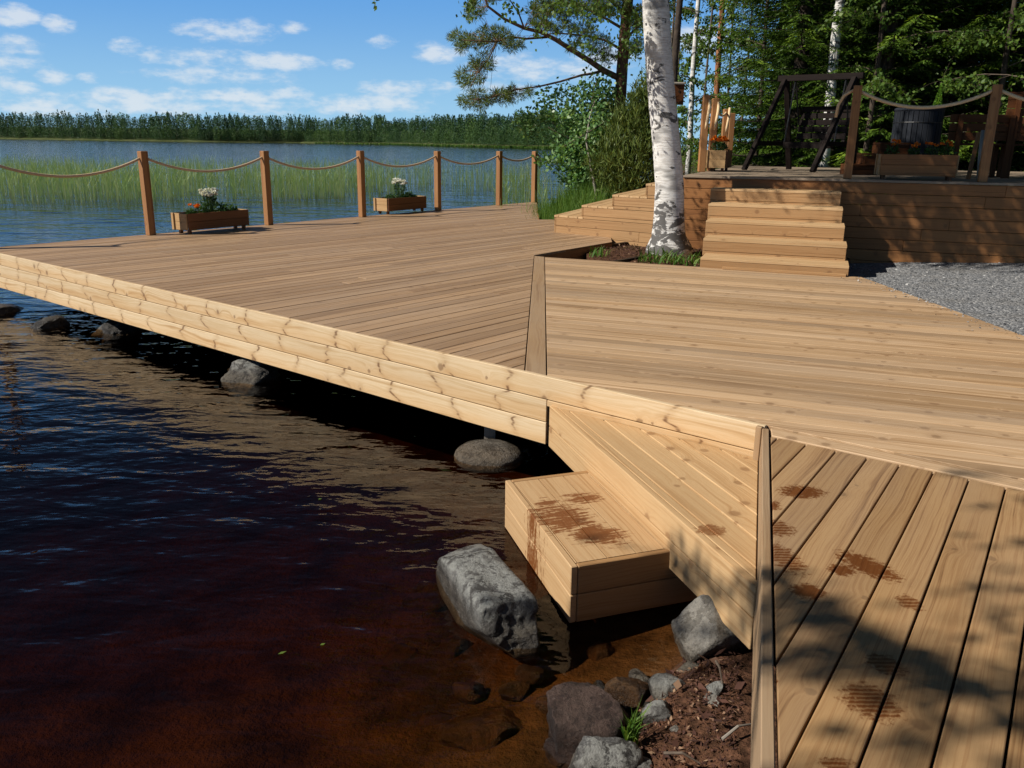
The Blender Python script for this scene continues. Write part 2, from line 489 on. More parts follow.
def rockmat(name, c1, c2, c3, speck=.5, lichen=(.5, .5, .46), lich=.5, wetz=True):
    m, nt, out = newmat(name); g = NT(nt)
    geo = g.n('ShaderNodeNewGeometry'); P = geo.outputs['Position']
    n1 = g.noise(P, 3.5, 6, .65); n2 = g.noise(P, 75, 5, .75); n3 = g.noise(P, 11.0, 8, .75)
    col = g.mix(g.ss(n1, .35, .65), c1, c2)
    col = g.mix(g.m('MULTIPLY', g.ss(n2, .5, .68), speck), col, c3)
    nz = g.sep(geo.outputs['Normal'])[2]
    lm = g.m('MULTIPLY', g.m('MULTIPLY', g.ss(n3, .47, .515), g.ss(nz, -.1, .6)), lich)
    col = g.mix(g.m('MULTIPLY', g.ss(g.noise(P, 15.0, 7, .75), .47, .535), .8), col, g.mix(1.0, col, (.35, .33, .31), 'MULTIPLY'))
    col = g.mix(lm, col, g.mix(g.ss(n2, .4, .6), lichen, tuple(.75 * q for q in lichen)))
    ro = .85
    if wetz:
        zz = g.m('ADD', g.sep(P)[2], g.m('MULTIPLY', g.m('SUBTRACT', n3, .5), .06))
        w = g.m('SUBTRACT', 1.0, g.ss(zz, -.52, -.43))
        col = g.mix(w, col, g.mix(1.0, col, (.42, .36, .3), 'MULTIPLY'))
        ro = g.m('SUBTRACT', .85, g.m('MULTIPLY', w, .5))
    h = g.m('ADD', n1, g.m('ADD', g.m('MULTIPLY', n2, .35), g.m('MULTIPLY', n3, .5)))
    nt.links.new(g.bsdf(col, ro, .3, g.bump(h, .9, .045)), out.inputs[0])
    return m


def watermat():
    m, nt, out = newmat('lake water'); g = NT(nt)
    geo = g.n('ShaderNodeNewGeometry'); P = geo.outputs['Position']
    mp = g.n('ShaderNodeMapping'); g.set(mp.inputs[0], P); mp.inputs['Rotation'].default_value = (0, 0, math.radians(18)); mp.inputs['Scale'].default_value = (.55, 1.15, 1)
    Q = mp.outputs[0]
    n1 = g.noise(Q, 3.6, 3.0, .5, dist=.35)
    n2 = g.noise(Q, 1.15, 3.0, .5, dist=.3)
    n3 = g.noise(Q, 11.0, 2.0, .5)
    # open water beyond the deck carries bigger, rougher waves than the lee of the shore
    P3 = g.sep(P)
    dist = g.m('SQRT', g.m('ADD', g.m('MULTIPLY', P3[0], P3[0]), g.m('MULTIPLY', P3[1], P3[1])))
    far = g.ss(dist, 7.0, 26.0)
    h = g.m('ADD', g.m('MULTIPLY', n1, .021), g.m('ADD', g.m('MULTIPLY', n2, .022), g.m('MULTIPLY', n3, .0058)))
    open_ = g.noise(Q, .55, 3.5, .58)
    h = g.m('ADD', h, g.m('MULTIPLY', g.m('MULTIPLY', open_, far), .15))
    h = g.m('MULTIPLY', h, g.m('SUBTRACT', 1.0, g.m('MULTIPLY', g.ss(dist, 14.0, 60.0), .35)))
    nrm = g.bump(h, 1.0, 1.0)
    fr = g.n('ShaderNodeFresnel'); fr.inputs[0].default_value = 1.333; nt.links.new(nrm, fr.inputs['Normal'])
    gl = g.n('ShaderNodeBsdfGlossy'); gl.inputs['Roughness'].default_value = .03; nt.links.new(nrm, gl.inputs['Normal'])
    tr = g.n('ShaderNodeBsdfTransparent'); tr.inputs[0].default_value = (.92, .80, .66, 1)
    mx = g.n('ShaderNodeMixShader'); g.set(mx.inputs[0], g.m('ADD', g.m('MULTIPLY', fr.outputs[0], g.m('SUBTRACT', 1.0, geo.outputs['Backfacing'])), g.m('MULTIPLY', geo.outputs['Backfacing'], .05))); nt.links.new(tr.outputs[0], mx.inputs[1]); nt.links.new(gl.outputs[0], mx.inputs[2])
    nt.links.new(mx.outputs[0], out.inputs['Surface'])
    va = g.n('ShaderNodeVolumeAbsorption'); va.inputs[0].default_value = (.74, .605, .40, 1); va.inputs[1].default_value = 5.6
    nt.links.new(va.outputs[0], out.inputs['Volume'])
    return m


def birchbark():
    m, nt, out = newmat('birch bark'); g = NT(nt)
    tc = g.n('ShaderNodeTexCoord'); P = tc.outputs['Object']
    mp = g.n('ShaderNodeMapping'); g.set(mp.inputs[0], P); mp.inputs['Scale'].default_value = (4.6, 4.6, 9)
    n1 = g.noise(mp.outputs[0], 1.0, 5, .62, dist=.4)
    mp2 = g.n('ShaderNodeMapping'); g.set(mp2.inputs[0], P); mp2.inputs['Scale'].default_value = (9, 9, 60)
    n2 = g.noise(mp2.outputs[0], 1.0, 4, .7)
    mp3 = g.n('ShaderNodeMapping'); g.set(mp3.inputs[0], P); mp3.inputs['Scale'].default_value = (2.4, 2.4, 5.0)
    n3 = g.noise(mp3.outputs[0], 1.0, 2, .5)
    col = g.mix(g.ss(n2, .42, .62), (.70, .68, .64), (.52, .49, .45))
    z = g.sep(P)[2]
    low = g.m('SUBTRACT', 1.0, g.ss(z, .15, 1.25))            # dark furrowed foot
    thr = g.m('SUBTRACT', .574, g.m('MULTIPLY', low, .13))
    k = g.ss(n1, thr, g.m('ADD', thr, .05))
    col = g.mix(g.m('MULTIPLY', k, .9), col, (.035, .032, .03))
    col = g.mix(g.m('MULTIPLY', g.ss(n3, .56, .66), .6), col, (.10, .095, .09))
    col = g.mix(g.m('MULTIPLY', g.m('MULTIPLY', low, g.ss(n2, .45, .6)), .65), col, (.11, .10, .09))
    nt.links.new(g.bsdf(col, .75, .25, g.bump(g.m('ADD', n2, n1), .4, .012)), out.inputs[0])
    return m


M['gravel'] = gravelmat(); M['ground'] = groundmat(); M['water'] = watermat(); M['birch'] = birchbark()
M['rock'] = rockmat('grey shore rock', (.085, .082, .078), (.15, .145, .135), (.24, .235, .22), .45, (.30, .30, .275), .8)
M['rock_dark'] = rockmat('dark shaded rock', (.04, .038, .036), (.075, .072, .068), (.13, .125, .12), .4, (.16, .16, .15), .4)  # darker copy of the grey rock with the shade below the deck put in
M['rock_pale'] = rockmat('pale granite', (.20, .185, .16), (.27, .25, .215), (.10, .095, .09), .8, (.36, .34, .30), .2)
M['rock_red'] = rockmat('dark reddish rock', (.034, .019, .015), (.066, .041, .032), (.13, .095, .078), .6, (.13, .085, .065), .25)
M['rock_brown'] = rockmat('brown wet rock', (.10, .055, .024), (.17, .095, .042), (.07, .045, .022), .5, (.18, .12, .07), .2)
M['pinebark'] = simple('pine bark', (.16, .085, .05), (.075, .045, .03), 9, .9, .1, .9, .03, stretch=(1, 1, .35))
M['pinered'] = simple('reddish upper pine bark', (.36, .16, .075), (.20, .085, .04), 9, .9, .1, .7, .02, stretch=(1, 1, .35))
M['pinelimb'] = simple('pine branch bark', (.19, .115, .075), (.10, .065, .045), 14, .9, .1, .6, .01)
M['spruceb'] = simple('spruce bark', (.085, .065, .05), (.045, .035, .028), 14, .9, .1, .8, .02, stretch=(1, 1, .4))
M['twig'] = simple('grey brown twig', (.14, .11, .085), (.08, .06, .045), 20, .9, .1)
M['leaf_birch'] = leafmat('birch leaves', (.045, .095, .014), (.085, .155, .025), (.15, .22, .04))
M['leaf_alder'] = leafmat('blue green shrub leaves', (.07, .16, .05), (.15, .28, .09), (.28, .40, .18), .35, .35)
M['needle_pine'] = leafmat('pine needles', (.045, .08, .022), (.095, .14, .036), (.18, .21, .05), .25)
M['needle_spruce'] = leafmat('spruce needles', (.024, .055, .008), (.075, .135, .014), (.20, .30, .028), .28)
M['needle_juniper'] = leafmat('juniper needles', (.045, .075, .015), (.09, .13, .026), (.165, .20, .045), .2)
M['grass'] = leafmat('grass blades', (.045, .11, .015), (.09, .18, .026), (.17, .25, .05), .35)
M['reed'] = leafmat('reed stems', (.16, .28, .085), (.27, .40, .13), (.42, .48, .20), .35)
M['fargreen'] = leafmat('far forest foliage', (.028, .07, .028), (.055, .12, .036), (.14, .23, .055), .15)
M['undergrowth'] = leafmat('undergrowth leaves', (.02, .05, .008), (.045, .09, .015), (.09, .14, .025), .3)
M['litter'] = leafmat('dry bark and leaf litter', (.040, .018, .013), (.10, .045, .03), (.34, .22, .13), .05, .9)
M['petalwhite'] = leafmat('white petals', (.72, .72, .70), (.80, .80, .78), (.84, .84, .82), .2)
M['petalorange'] = leafmat('orange petals', (.62, .12, .008), (.75, .19, .012), (.80, .30, .03), .2)
M['flowergreen'] = leafmat('flower leaves', (.02, .055, .012), (.04, .095, .02), (.08, .15, .035), .3)
M['fern'] = leafmat('bright fern fronds', (.08, .18, .02), (.13, .27, .03), (.2, .34, .05), .4)


# ------------------------------------------------------------------ decking helpers
def clip(poly, n, c):
    """keep the part of poly where n.p <= c"""
    out = []
    for i in range(len(poly)):
        a, b = poly[i], poly[(i + 1) % len(poly)]
        da, db = a[0] * n[0] + a[1] * n[1] - c, b[0] * n[0] + b[1] * n[1] - c
        if da <= 0: out.append(a)
        if (da < 0 < db) or (db < 0 < da):
            t = da / (da - db)
            out.append((a[0] + (b[0] - a[0]) * t, a[1] + (b[1] - a[1]) * t))
    r = []
    for p in out:
        if not r or abs(p[0] - r[-1][0]) + abs(p[1] - r[-1][1]) > 1e-5: r.append(p)
    if len(r) > 1 and abs(r[0][0] - r[-1][0]) + abs(r[0][1] - r[-1][1]) < 1e-5: r.pop()
    return r


def area2(p):
    return abs(sum(p[i][0] * p[(i + 1) % len(p)][1] - p[(i + 1) % len(p)][0] * p[i][1] for i in range(len(p)))) / 2


def planks(b, poly, heading, pitch, gap, z, thick=.028, phase=0.0, maxlen=0, wob=.0012):
    L = hd(heading); N = Vector((L.y, -L.x, 0))
    offs = [p[0] * N.x + p[1] * N.y for p in poly]
    k = math.floor((min(offs) - phase) / pitch)
    while phase + k * pitch < max(offs):
        o = phase + k * pitch
        s = clip(poly, (N.x, N.y), o + pitch - gap)
        s = clip(s, (-N.x, -N.y), -o) if len(s) > 2 else s
        if len(s) > 2 and area2(s) > .0006:
            segs = [s]
            if maxlen:
                us = [p[0] * L.x + p[1] * L.y for p in s]
                segs = []; c = min(us) + random.uniform(.2, 1) * maxlen; rest = s
                while c < max(us) - .25:
                    a = clip(rest, (L.x, L.y), c - .0012); rest = clip(rest, (-L.x, -L.y), -c - .0012)
                    if len(a) > 2: segs.append(a)
                    if len(rest) < 3: break
                    c += maxlen
                if len(rest) > 2: segs.append(rest)
            for q in segs:
                if area2(q) > .0006: b.poly(q, z + random.uniform(-wob, wob), thick, L)
        k += 1


def cladding(b, A, B, ztop, heights, gap=.004, thick=.028, maxlen=4.2, out=None):
    """horizontal boards on a vertical face from A to B; out = outward normal"""
    A, B = Vector((A[0], A[1], 0)), Vector((B[0], B[1], 0))
    L = (B - A); ln = L.length; d = L.normalized()
    z = ztop
    for h in heights:
        x = 0.0; nxt = random.uniform(.4, 1) * maxlen
        while x < ln - 1e-4:
            e = min(ln, nxt)
            if ln - e < .3: e = ln
            b.board(A + d * (x + .0006) + UP * (z - h + gap) - out * thick, d * (e - x - .0012), UP * (h - gap), out * thick)
            x = e; nxt = e + maxlen
        z -= h


# ------------------------------------------------------------------ key points (metres; main deck level is z = 0)
EDGE = hd(129.31)                       # lakeside edge of the deck
EN = hd(219.31)                         # its outward normal
B0 = Vector((1.175, 3.692, 0))
PD = hd(35.3)                           # direction of the row of posts
P1 = Vector((-4.885, 11.404, 0))
PN = hd(-54.7)
PEDGE = P1 + PN * .09                   # outer edge of the deck along the posts


def isect(p, d, q, e):
    k = d.x * e.y - d.y * e.x
    t = ((q.x - p.x) * e.y - (q.y - p.y) * e.x) / k
    return p + d * t


M0 = isect(B0, EDGE, PEDGE, PD)
L1 = Vector((.195, 4.495, 0)); L1 = B0 + EDGE * (L1 - B0).dot(EDGE)
TB0, TB1 = Vector((.05, 4.615, 0)), Vector((.235, 9.734, 0))
TR0, TR1 = Vector((.178, 4.507, 0)), Vector((.36, 9.658, 0))
FAR = PEDGE + PD * 9.45
xy = lambda *ps: [(p[0], p[1]) for p in ps]

# ---- main lakeside deck
deck = empty('lakeside_deck', (-2, 9, -.2), 'large lakeside deck of long timber boards with pale cladding edge above the brown water', 'deck')


def child(o, parent):
    o.parent = parent
    o.matrix_parent_inverse = Matrix.Translation(parent.location).inverted()
    return o


b = MB()
planks(b, xy(M0 - EN * .031 + EDGE * .02, TB0 - EN * .031, TB1, (.25, 9.83), (1.31, 11.29), (1.36, 11.9), (1.0, 12.35), (.70, 12.75), (.68, 14.62), (.43, 14.6), (FAR.x, FAR.y)), 39.5, .1245, .0065, 0, maxlen=4.8)
o = child(b.build('weathered_decking', M['deck_left'], bevel=.0025), deck); o['label'] = 'darker weathered boards running towards the lake'
b = MB()
planks(b, xy(TR0 - EN * .031, TR1, (3.5, 8.43), (3.6, 5.0), (3.63, 1.893), B0 - EN * .031), 110.3, .1245, .0065, 0)
o = child(b.build('pale_decking', M['deck_right'], bevel=.002), deck); o['label'] = 'paler boards laid across in front of the stairs'
b = MB()
b.poly(xy(TB0 - EN * .031 + Vector((.006, 0, 0)), TR0 - EN * .031 - Vector((.006, 0, 0)), TR1 - Vector((.006, 0, 0)), TB1 + Vector((.006, 0, 0))), .002, .03, hd(2))
child(b.build('trim_board', M['trim'], bevel=.003), deck)
b = MB()
cladding(b, M0, B0, .004, [.134], out=EN, maxlen=30)
cladding(b, M0, L1, -.130, [.134, .134], out=EN, maxlen=30)
cladding(b, L1 + EDGE * .002, B0, -.130, [.040], out=EN, maxlen=30)
# cut-down third board behind the landing is hidden; end of the cladding is closed by the landing
child(b.build('edge_cladding', M['fascia'], bevel=.004, seg=2), deck)
b = MB()
cladding(b, M0 + PD * .03, FAR, .0, [.134, .134], out=PN)
child(b.build('side_cladding', M['wall'], bevel=.003), deck)
b = MB()
cladding(b, FAR, (.43, 14.6), 0, [.134, .134], out=hd(88))
child(b.build('side_cladding', M['wall'], bevel=.003), deck)
b = MB()
cladding(b, (.25, 9.83), (1.31, 11.29), .0, [.12, .1], out=hd(126))
child(b.build('side_cladding', M['wall'], bevel=.003), deck)
b = MB()
for k in range(9):       # joists and bearers under the boards
    p = M0 + EDGE * (.9 + k * .95) + hd(39.5) * .05
    b.board(p - UP * .19, hd(39.5) * min(9.0, 8.6 - k * .25 if k < 8 else 3), EDGE * .05, UP * .15)
for k in range(5):
    b.board(M0 + hd(39.5) * (.35 + k * 1.5) + EDGE * .2 - UP * .33, EDGE * (8.2 - k * .6), hd(39.5) * .05, UP * .13)
for k in range(7):
    b.board(Vector((.3, 4.8 + k * .68, -.19)), Vector((3.1, -1.1, 0)) if k > 1 else Vector((2.0, -.75, 0)), Vector((.02, .05, 0)), UP * .15)
child(b.build('joist', M['under']), deck)

# support posts standing on round stones
for k, (x, y) in enumerate([(-.135, 4.99), (-2.15, 6.8), (-4.0, 8.3), (-1.2, 8.2), (-3.0, 10.2), (-1.2, 11.6)]):
    b = MB(); b.board((x - .035, y - .035, -.56), UP * .36, (.07, 0, 0), (0, .07, 0))
    child(b.build('support_post', M['greywood']), deck)

# ---- foreground deck
DV0, DV1 = Vector((1.165, 3.700, 0)), Vector((.532, 1.475, 0))
DVD = (DV1 - DV0).normalized(); DVN = Vector((DVD.y, -DVD.x, 0)) if Vector((DVD.y, -DVD.x, 0)).x < 0 else Vector((-DVD.y, DVD.x, 0))
near = empty('foreground_deck', (2.2, 1.5, -.2), 'footworn foreground deck of wide brown boards with dark wet footprints', 'deck')
BN0, BN1 = un(767.7, 436), un(1014.6, 490.1)
bd = (BN1 - BN0).normalized(); bd = hd(126.3)
BF0 = B0 + Vector((.01, 0, 0))
DV9 = DV0 + DVD * 5.2
b = MB()
off = -DVN * .037
q0 = isect(DV0 + off, DVD, BN0, bd)
planks(b, xy(q0, BN0 + bd * 3.6, (3.9, -1.6), DV9 + off), 33.6, .1275, .0062, 0, phase=.055, wob=.0018)
child(b.build('decking', M['deck_near'], bevel=.0035, seg=2), near)
b = MB()
e0, e1 = BN0 + bd * .02 + Vector((.0, .0, 0)), BN0 + bd * 3.3
wv = hd(36.3) * .105
b.poly(xy(q0 + hd(36.3) * .012 , e1 + hd(36.3) * .012, e1 + wv, B0 + bd * .03 - hd(36) * .004), .0025, .03, bd)
o = child(b.build('border_board', M['deck_right'], bevel=.003), near)
b = MB()
b.board(DV0 - UP * .30 - DVN * .030 + DVD * .030, DVD * 5.2, UP * .3015, DVN * .030)
child(b.build('edge_board', M['trim'], bevel=.003), near)
b = MB()
b.board(DV0 - UP * .172 + DVN * .002 + EN * .004 - EDGE * .018, UP * .1765, EDGE * .030, EN * .026)
child(b.build('corner_trim', M['trim'], bevel=.003), near)
b = MB()
for k in range(6):
    b.board(DV0 + DVD * (.6 + k * .75) - DVN * .06 - UP * .22, -DVN * 2.4, DVD * .05, UP * .18)
child(b.build('joist', M['under']), near)

# ---- triangular landing
LB0 = Vector((.192, 4.536, 0)); LB1 = Vector((.825, 2.476, 0))
LD = (LB1 - LB0).normalized(); LN = Vector((LD.y, -LD.x, 0)); LN = LN if LN.x < 0 else -LN
lp0 = isect(LB0, LD, B0 + EN * .004, EDGE)
lp2 = isect(B0 + EN * .004, EDGE, DV0 + DVN * .004, DVD)
lp1 = isect(LB0, LD, DV0 + DVN * .004, DVD)
land = empty('landing', (.7, 3.6, -.3), 'three cornered timber landing one step below the deck with a wet footprint', 'landing')
b = MB()
ins = -LN * .034
planks(b, xy(isect(lp0 + ins, LD, lp0, EDGE), isect(lp1 + ins, LD, lp1, DVD), lp2), 162.9, .1245, .006, ZL, phase=.03)
child(b.build('decking', M['landing'], bevel=.003), land)
b = MB()
cladding(b, lp0, lp1 + LD * .0, ZL + .002, [.122, .122], out=LN, maxlen=5, thick=.03)
child(b.build('edge_cladding', M['landing'], bevel=.004, seg=2), land)
b = MB()
b.board(lp0 + LD * .4 - LN * .3 - UP * .34, LD * 1.3, -LN * .07, UP * .14)
child(b.build('joist', M['under']), land)

# ---- low step over the water
bx = [un(505, 478.5, ZB), un(575.5, 568, ZB), un(671, 551.5, ZB), un(587, 470.5, ZB)]
SD = hd(162.6)
s_i0 = isect(bx[3], hd(70), LB0 + LN * .003, LD); s_i1 = isect(bx[2], hd(70), LB0 + LN * .003, LD)
s_o0 = s_i0 - hd(70.5) * .428; s_o1 = s_i1 - hd(70.5) * .428
step = empty('swim_step', (.2, 3.4, -.45), 'low box step with splashes of water hanging over the lake beside the grey boulder', 'step')
b = MB(); sw = hd(70.5)
inner = [s_o0 + sw * .032 + SD * .032, s_i0 + SD * .032, s_i1 - SD * .032, s_o1 + sw * .032 - SD * .032]
for p in inner: p.z = 0
planks(b, xy(*inner), 162.6, .1285, .005, ZB, phase=(inner[0].x * hd(162.6).y - inner[0].y * hd(162.6).x), wob=.0005)
child(b.build('tread_boards', M['step'], bevel=.003), step)
b = MB()
zt = lambda p, z: Vector((p.x, p.y, z))
cladding(b, s_o0, s_o1, ZB + .002, [.125, .125], out=-sw, thick=.028)
child(b.build('side_boards', M['step'], bevel=.003), step)
b = MB()
cladding(b, s_o1 + sw * .030, s_i1 + sw * .17, ZB + .001, [.125, .125], out=SD, thick=.028)
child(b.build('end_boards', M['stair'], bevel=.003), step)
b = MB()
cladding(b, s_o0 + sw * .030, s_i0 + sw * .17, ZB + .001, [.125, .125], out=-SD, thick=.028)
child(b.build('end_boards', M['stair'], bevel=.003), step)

# ------------------------------------------------------------------ upper terrace, side steps and staircase
ZU = .88
FD = hd(110); FN = hd(200); FB = hd(20)
U0 = Vector((3.1, 10.85, 0))
UL = U0 - FD * .98                      # front corner beside the birch
UR = U0 + FD * 9.0
terr = empty('upper_terrace', (5, 12, .4), 'raised timber terrace behind the stairs with a tall wall of brown boards', 'terrace')
b = MB()
planks(b, xy(UL + FN * .02, UR + FN * .02, UR + FB * 6, UL + FB * 6.2), 110, .1245, .007, ZU, maxlen=4.5)
child(b.build('decking', M['terrace'], bevel=.003), terr)
b = MB()
cladding(b, UL, UR, ZU - .030, [.134] * 9, out=FN, maxlen=3.9)
child(b.build('wall_cladding', M['wall'], bevel=.004), terr)
b = MB()
cladding(b, UL, UL + FB * 6.2, ZU - .030, [.134] * 8, out=-FD, maxlen=3.9)
child(b.build('wall_cladding', M['wall'], bevel=.004), terr)

WB0 = Vector((.588, 12.47, 0)); WD = hd(128.9); WN = hd(218.9)
wend = isect(WB0, WD, UL, FB)
side = empty('side_steps', (1.3, 12.5, .3), 'wide timber side steps climbing behind the birch to the upper terrace', 'steps')
zs = [.222, .388, .555, .722]
w_len = (wend - WB0).length
pos = [0, .475, .98, 1.50]
for k in range(4):
    A = WB0 + WD * pos[k]
    zb = -.35 if k == 0 else zs[k - 1]
    Bn = WB0 + WD * w_len
    b = MB()
    e = WB0 + WD * (pos[k + 1] + .03 if k < 3 else w_len)
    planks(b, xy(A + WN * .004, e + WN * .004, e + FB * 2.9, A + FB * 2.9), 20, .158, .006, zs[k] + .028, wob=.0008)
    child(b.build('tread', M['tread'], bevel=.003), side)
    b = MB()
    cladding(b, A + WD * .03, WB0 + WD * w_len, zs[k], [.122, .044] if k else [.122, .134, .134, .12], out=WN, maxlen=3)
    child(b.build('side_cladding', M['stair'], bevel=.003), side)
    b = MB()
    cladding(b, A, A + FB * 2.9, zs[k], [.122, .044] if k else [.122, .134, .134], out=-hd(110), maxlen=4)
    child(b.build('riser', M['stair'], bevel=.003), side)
# blocks light between the top side step and the terrace
b = MB(); cladding(b, wend, UL, ZU - .03, [.134] * 8, out=-FD, maxlen=3); child(b.build('end_cladding', M['wall']), side)

stairs = empty('staircase', (2.7, 9.4, 0), 'straight flight of five pale timber steps between birch and gravel yard', 'stairs')
SC = Vector((2.68, 8.71, 0)); SX = hd(111.5); SY = hd(19.5)
tz = [.103, .263, .423, .583, .742]
for k in range(5):
    wdt = 1.48 + .008 * k
    cx = SC + SX * (.0 - .033 * k)
    f = cx + SY * (.425 * k)
    l = f - SX * wdt / 2
    b = MB()
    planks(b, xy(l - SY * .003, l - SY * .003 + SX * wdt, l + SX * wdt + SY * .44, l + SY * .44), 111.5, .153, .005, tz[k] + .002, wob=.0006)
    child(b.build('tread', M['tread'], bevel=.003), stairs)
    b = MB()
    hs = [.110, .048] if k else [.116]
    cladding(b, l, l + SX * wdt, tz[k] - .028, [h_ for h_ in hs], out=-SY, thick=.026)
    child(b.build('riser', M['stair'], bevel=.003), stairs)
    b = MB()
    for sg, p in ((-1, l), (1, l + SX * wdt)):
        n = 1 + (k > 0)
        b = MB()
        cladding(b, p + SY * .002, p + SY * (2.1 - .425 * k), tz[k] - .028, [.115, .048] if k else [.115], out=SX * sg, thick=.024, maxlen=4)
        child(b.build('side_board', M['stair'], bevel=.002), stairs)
b = MB(); b.board(SC - SX * .50 - SY * .045, SX * 1.22, SY * .045, UP * .028)
child(b.build('foot_strip', M['stair'], bevel=.003), stairs)


# ------------------------------------------------------------------ rope fences
def rope(a, c, sag, r=.011, n=18):
    return [a.lerp(c, i / n) - UP * sag * (1 - (2 * i / n - 1) ** 2) for i in range(n + 1)]


def fence(name, label, posts, dirs, hgt, sags, pmat, rmat, pw=.098, rr=.0165, hole=.075):
    """posts: base points; the first mesh carries each post"""
    t = empty(name, posts[len(posts) // 2], label, 'rope fence')
    pm = None
    for p, a in zip(posts, dirs):
        b = MB(); d = hd(a); e = hd(a + 90)
        b.board(-d * pw / 2 - e * pw / 2 - UP * .0, UP * (hgt + random.uniform(-.006, .006)), d * pw, e * pw)
        # chamfered cap
        o = b.build('post', pmat, None, bevel=.007, seg=2)
        o.parent = t; o.location = p - t.location
    for i in range(len(posts) - 1):
        b = MB()
        b.tube(rope(posts[i] + UP * (hgt - hole), posts[i + 1] + UP * (hgt - hole), sags[i]), rr, 8)
        o = b.build('rope', rmat, None, smooth=True); child(o, t)
    return t


spots = [-2.02, 0, 1.966, 3.952, 5.944, 7.90, 9.20]
fposts = [P1 + PD * s for s in spots]
lake_fence = fence('rope_fence', 'rope fence of square brown posts along the lake edge of the deck', fposts, [35.3] * 7, 1.09,
                   [.225, .20, .20, .19, .17, .12], M['post'], M['rope'])
# knot of rope hanging behind the last post
b = MB(); q = fposts[-1]
b.tube([q + Vector((.06, .02, 1.02)), q + Vector((.085, .03, .9)), q + Vector((.08, .02, .78))], [.022, .026, .012], 7)
b.tube([q + Vector((.05, .05, 1.03)), q + Vector((.11, .06, .98)), q + Vector((.12, .05, .86)), q + Vector((.10, .05, .72))], .012, 7)
o = b.build('rope_end', M['rope'], smooth=True); child(o, lake_fence)

ua = U0 + FD * 1.0 + FB * .09
ub = U0 + FD * 2.47 + FB * .09
uc = U0 + FD * 4.1 + FB * .09
for q in (ua, ub, uc): q.z = ZU
up_fence = fence('rope_fence', 'pale rope slung between two posts above the tall brown terrace wall', [ua, ub, uc], [110] * 3, 1.08, [.20, .2], M['post'], M['ropewhite'], rr=.02, hole=.05)
b = MB(); b.tube([ua + UP * 1.03 + Vector((-.04, .02, 0)), ua + UP * .97 + Vector((-.12, .10, 0)), ua + UP * .86 + Vector((-.16, .14, 0)), ua + UP * .72 + Vector((-.17, .15, 0))], .018, 7)
child(b.build('rope_end', M['ropewhite'], smooth=True), up_fence)

bk = [at(701.5, 168, 12.75), at(710.5, 168, 13.25), at(722, 167, 15.2), at(728, 167, 16.2)]
for q in bk: q.z = ZU
t = empty('rope_fence', bk[0], 'short row of posts at the back left corner of the terrace with white rope ends', 'rope fence')
for q, hh in zip(bk, (1.07, 1.05, .98, .95)):
    b = MB(); b.board(Vector((-.05, -.05, 0)), UP * hh, Vector((.1, .0, 0)), Vector((0, .1, 0)))
    o = b.build('post', M['post'], bevel=.007); o.parent = t; o.location = q - bk[0]
for q in bk[:3]:
    b = MB(); b.tube([q + Vector((.04, -.055, 1.0)), q + Vector((.035, -.075, .86)), q + Vector((.01, -.08, .68)), q + Vector((0, -.07, .6))], [.018, .024, .02, .01], 7)
    child(b.build('rope_end', M['ropewhite'], smooth=True), t)
b = MB(); b.tube(rope(bk[1] + UP * 1.0, bk[2] + UP * .93, .12), .016, 7); child(b.build('rope', M['ropewhite'], smooth=True), t)


# ------------------------------------------------------------------ planter boxes and their flowers
def planter(label, loc, heading, ln=.86, dp=.26, h=.20, leg=.055, mats=('planter', 'planter_end')):
    t = empty('planter_box', loc, label, 'planter', 'flower boxes on the decks', rz=-math.radians(heading - 90))
    b = MB()
    for s in (-1, 1):
        for k in range(2):
            b.board(Vector((-ln / 2, s * dp / 2 - (0 if s > 0 else .022) , leg + k * h / 2 + .001)), Vector((ln, 0, 0)), UP * (h / 2 - .003), Vector((0, .022, 0)))
    b.build('side_panel', M[mats[0]], t, bevel=.002)
    for s in (-1, 1):
        b = MB()
        for k in range(2):
            b.board(Vector((s * ln / 2 - (.0 if s > 0 else .02), -dp / 2 + .002, leg + k * h / 2)), Vector((0, dp - .004, 0)), UP * (h / 2 - .003), Vector((.02, 0, 0)))
        b.board(Vector((s * (ln / 2 + .021) - (0 if s > 0 else .018), dp / 2 - .02, leg)), UP * h, Vector((0, .045, 0)), Vector((.018, 0, 0)))
        b.build('end_panel', M[mats[1]], t, bevel=.002)
    for sx in (-1, 1):
        for sy in (-1, 1):
            b = MB(); b.board(Vector((sx * (ln / 2 - .05) - .02, sy * (dp / 2 - .045) - .02, 0)), UP * (leg + .004), Vector((.04, 0, 0)), Vector((0, .04, 0)))
            b.build('leg', M['planter'], t)
    b = MB(); b.board(Vector((-ln / 2 + .005, -dp / 2 + .02, leg + h * .5)), Vector((ln - .01, 0, 0)), Vector((0, dp - .04, 0)), UP * (h * .38))
    b.build('soil', M['soil'], t)
    return t


def frame(t):
    rz = t.rotation_euler.z
    ex = Vector((math.cos(rz), math.sin(rz), 0)); ey = Vector((-math.sin(rz), math.cos(rz), 0))
    return ex, ey


def bush_leaves(n, r, h, L, W, base=(0, 0, 0), flat=.6):
    a = RNG.uniform(0, 2 * PI, n); rr = r * np.sqrt(RNG.uniform(0, 1, n)); z = h * RNG.uniform(.05, 1, n) ** .8
    rr = rr * (1.05 - .55 * (z / h) ** 2)
    P = np.stack([rr * np.cos(a), rr * np.sin(a), z], 1) + np.array(base)
    D = unit(np.stack([np.cos(a), np.sin(a), np.full(n, .5)], 1) + .9 * RNG.normal(size=(n, 3)))
    return leafquads(P, D, L * RNG.uniform(.6, 1.3, n), W * RNG.uniform(.6, 1.3, n))


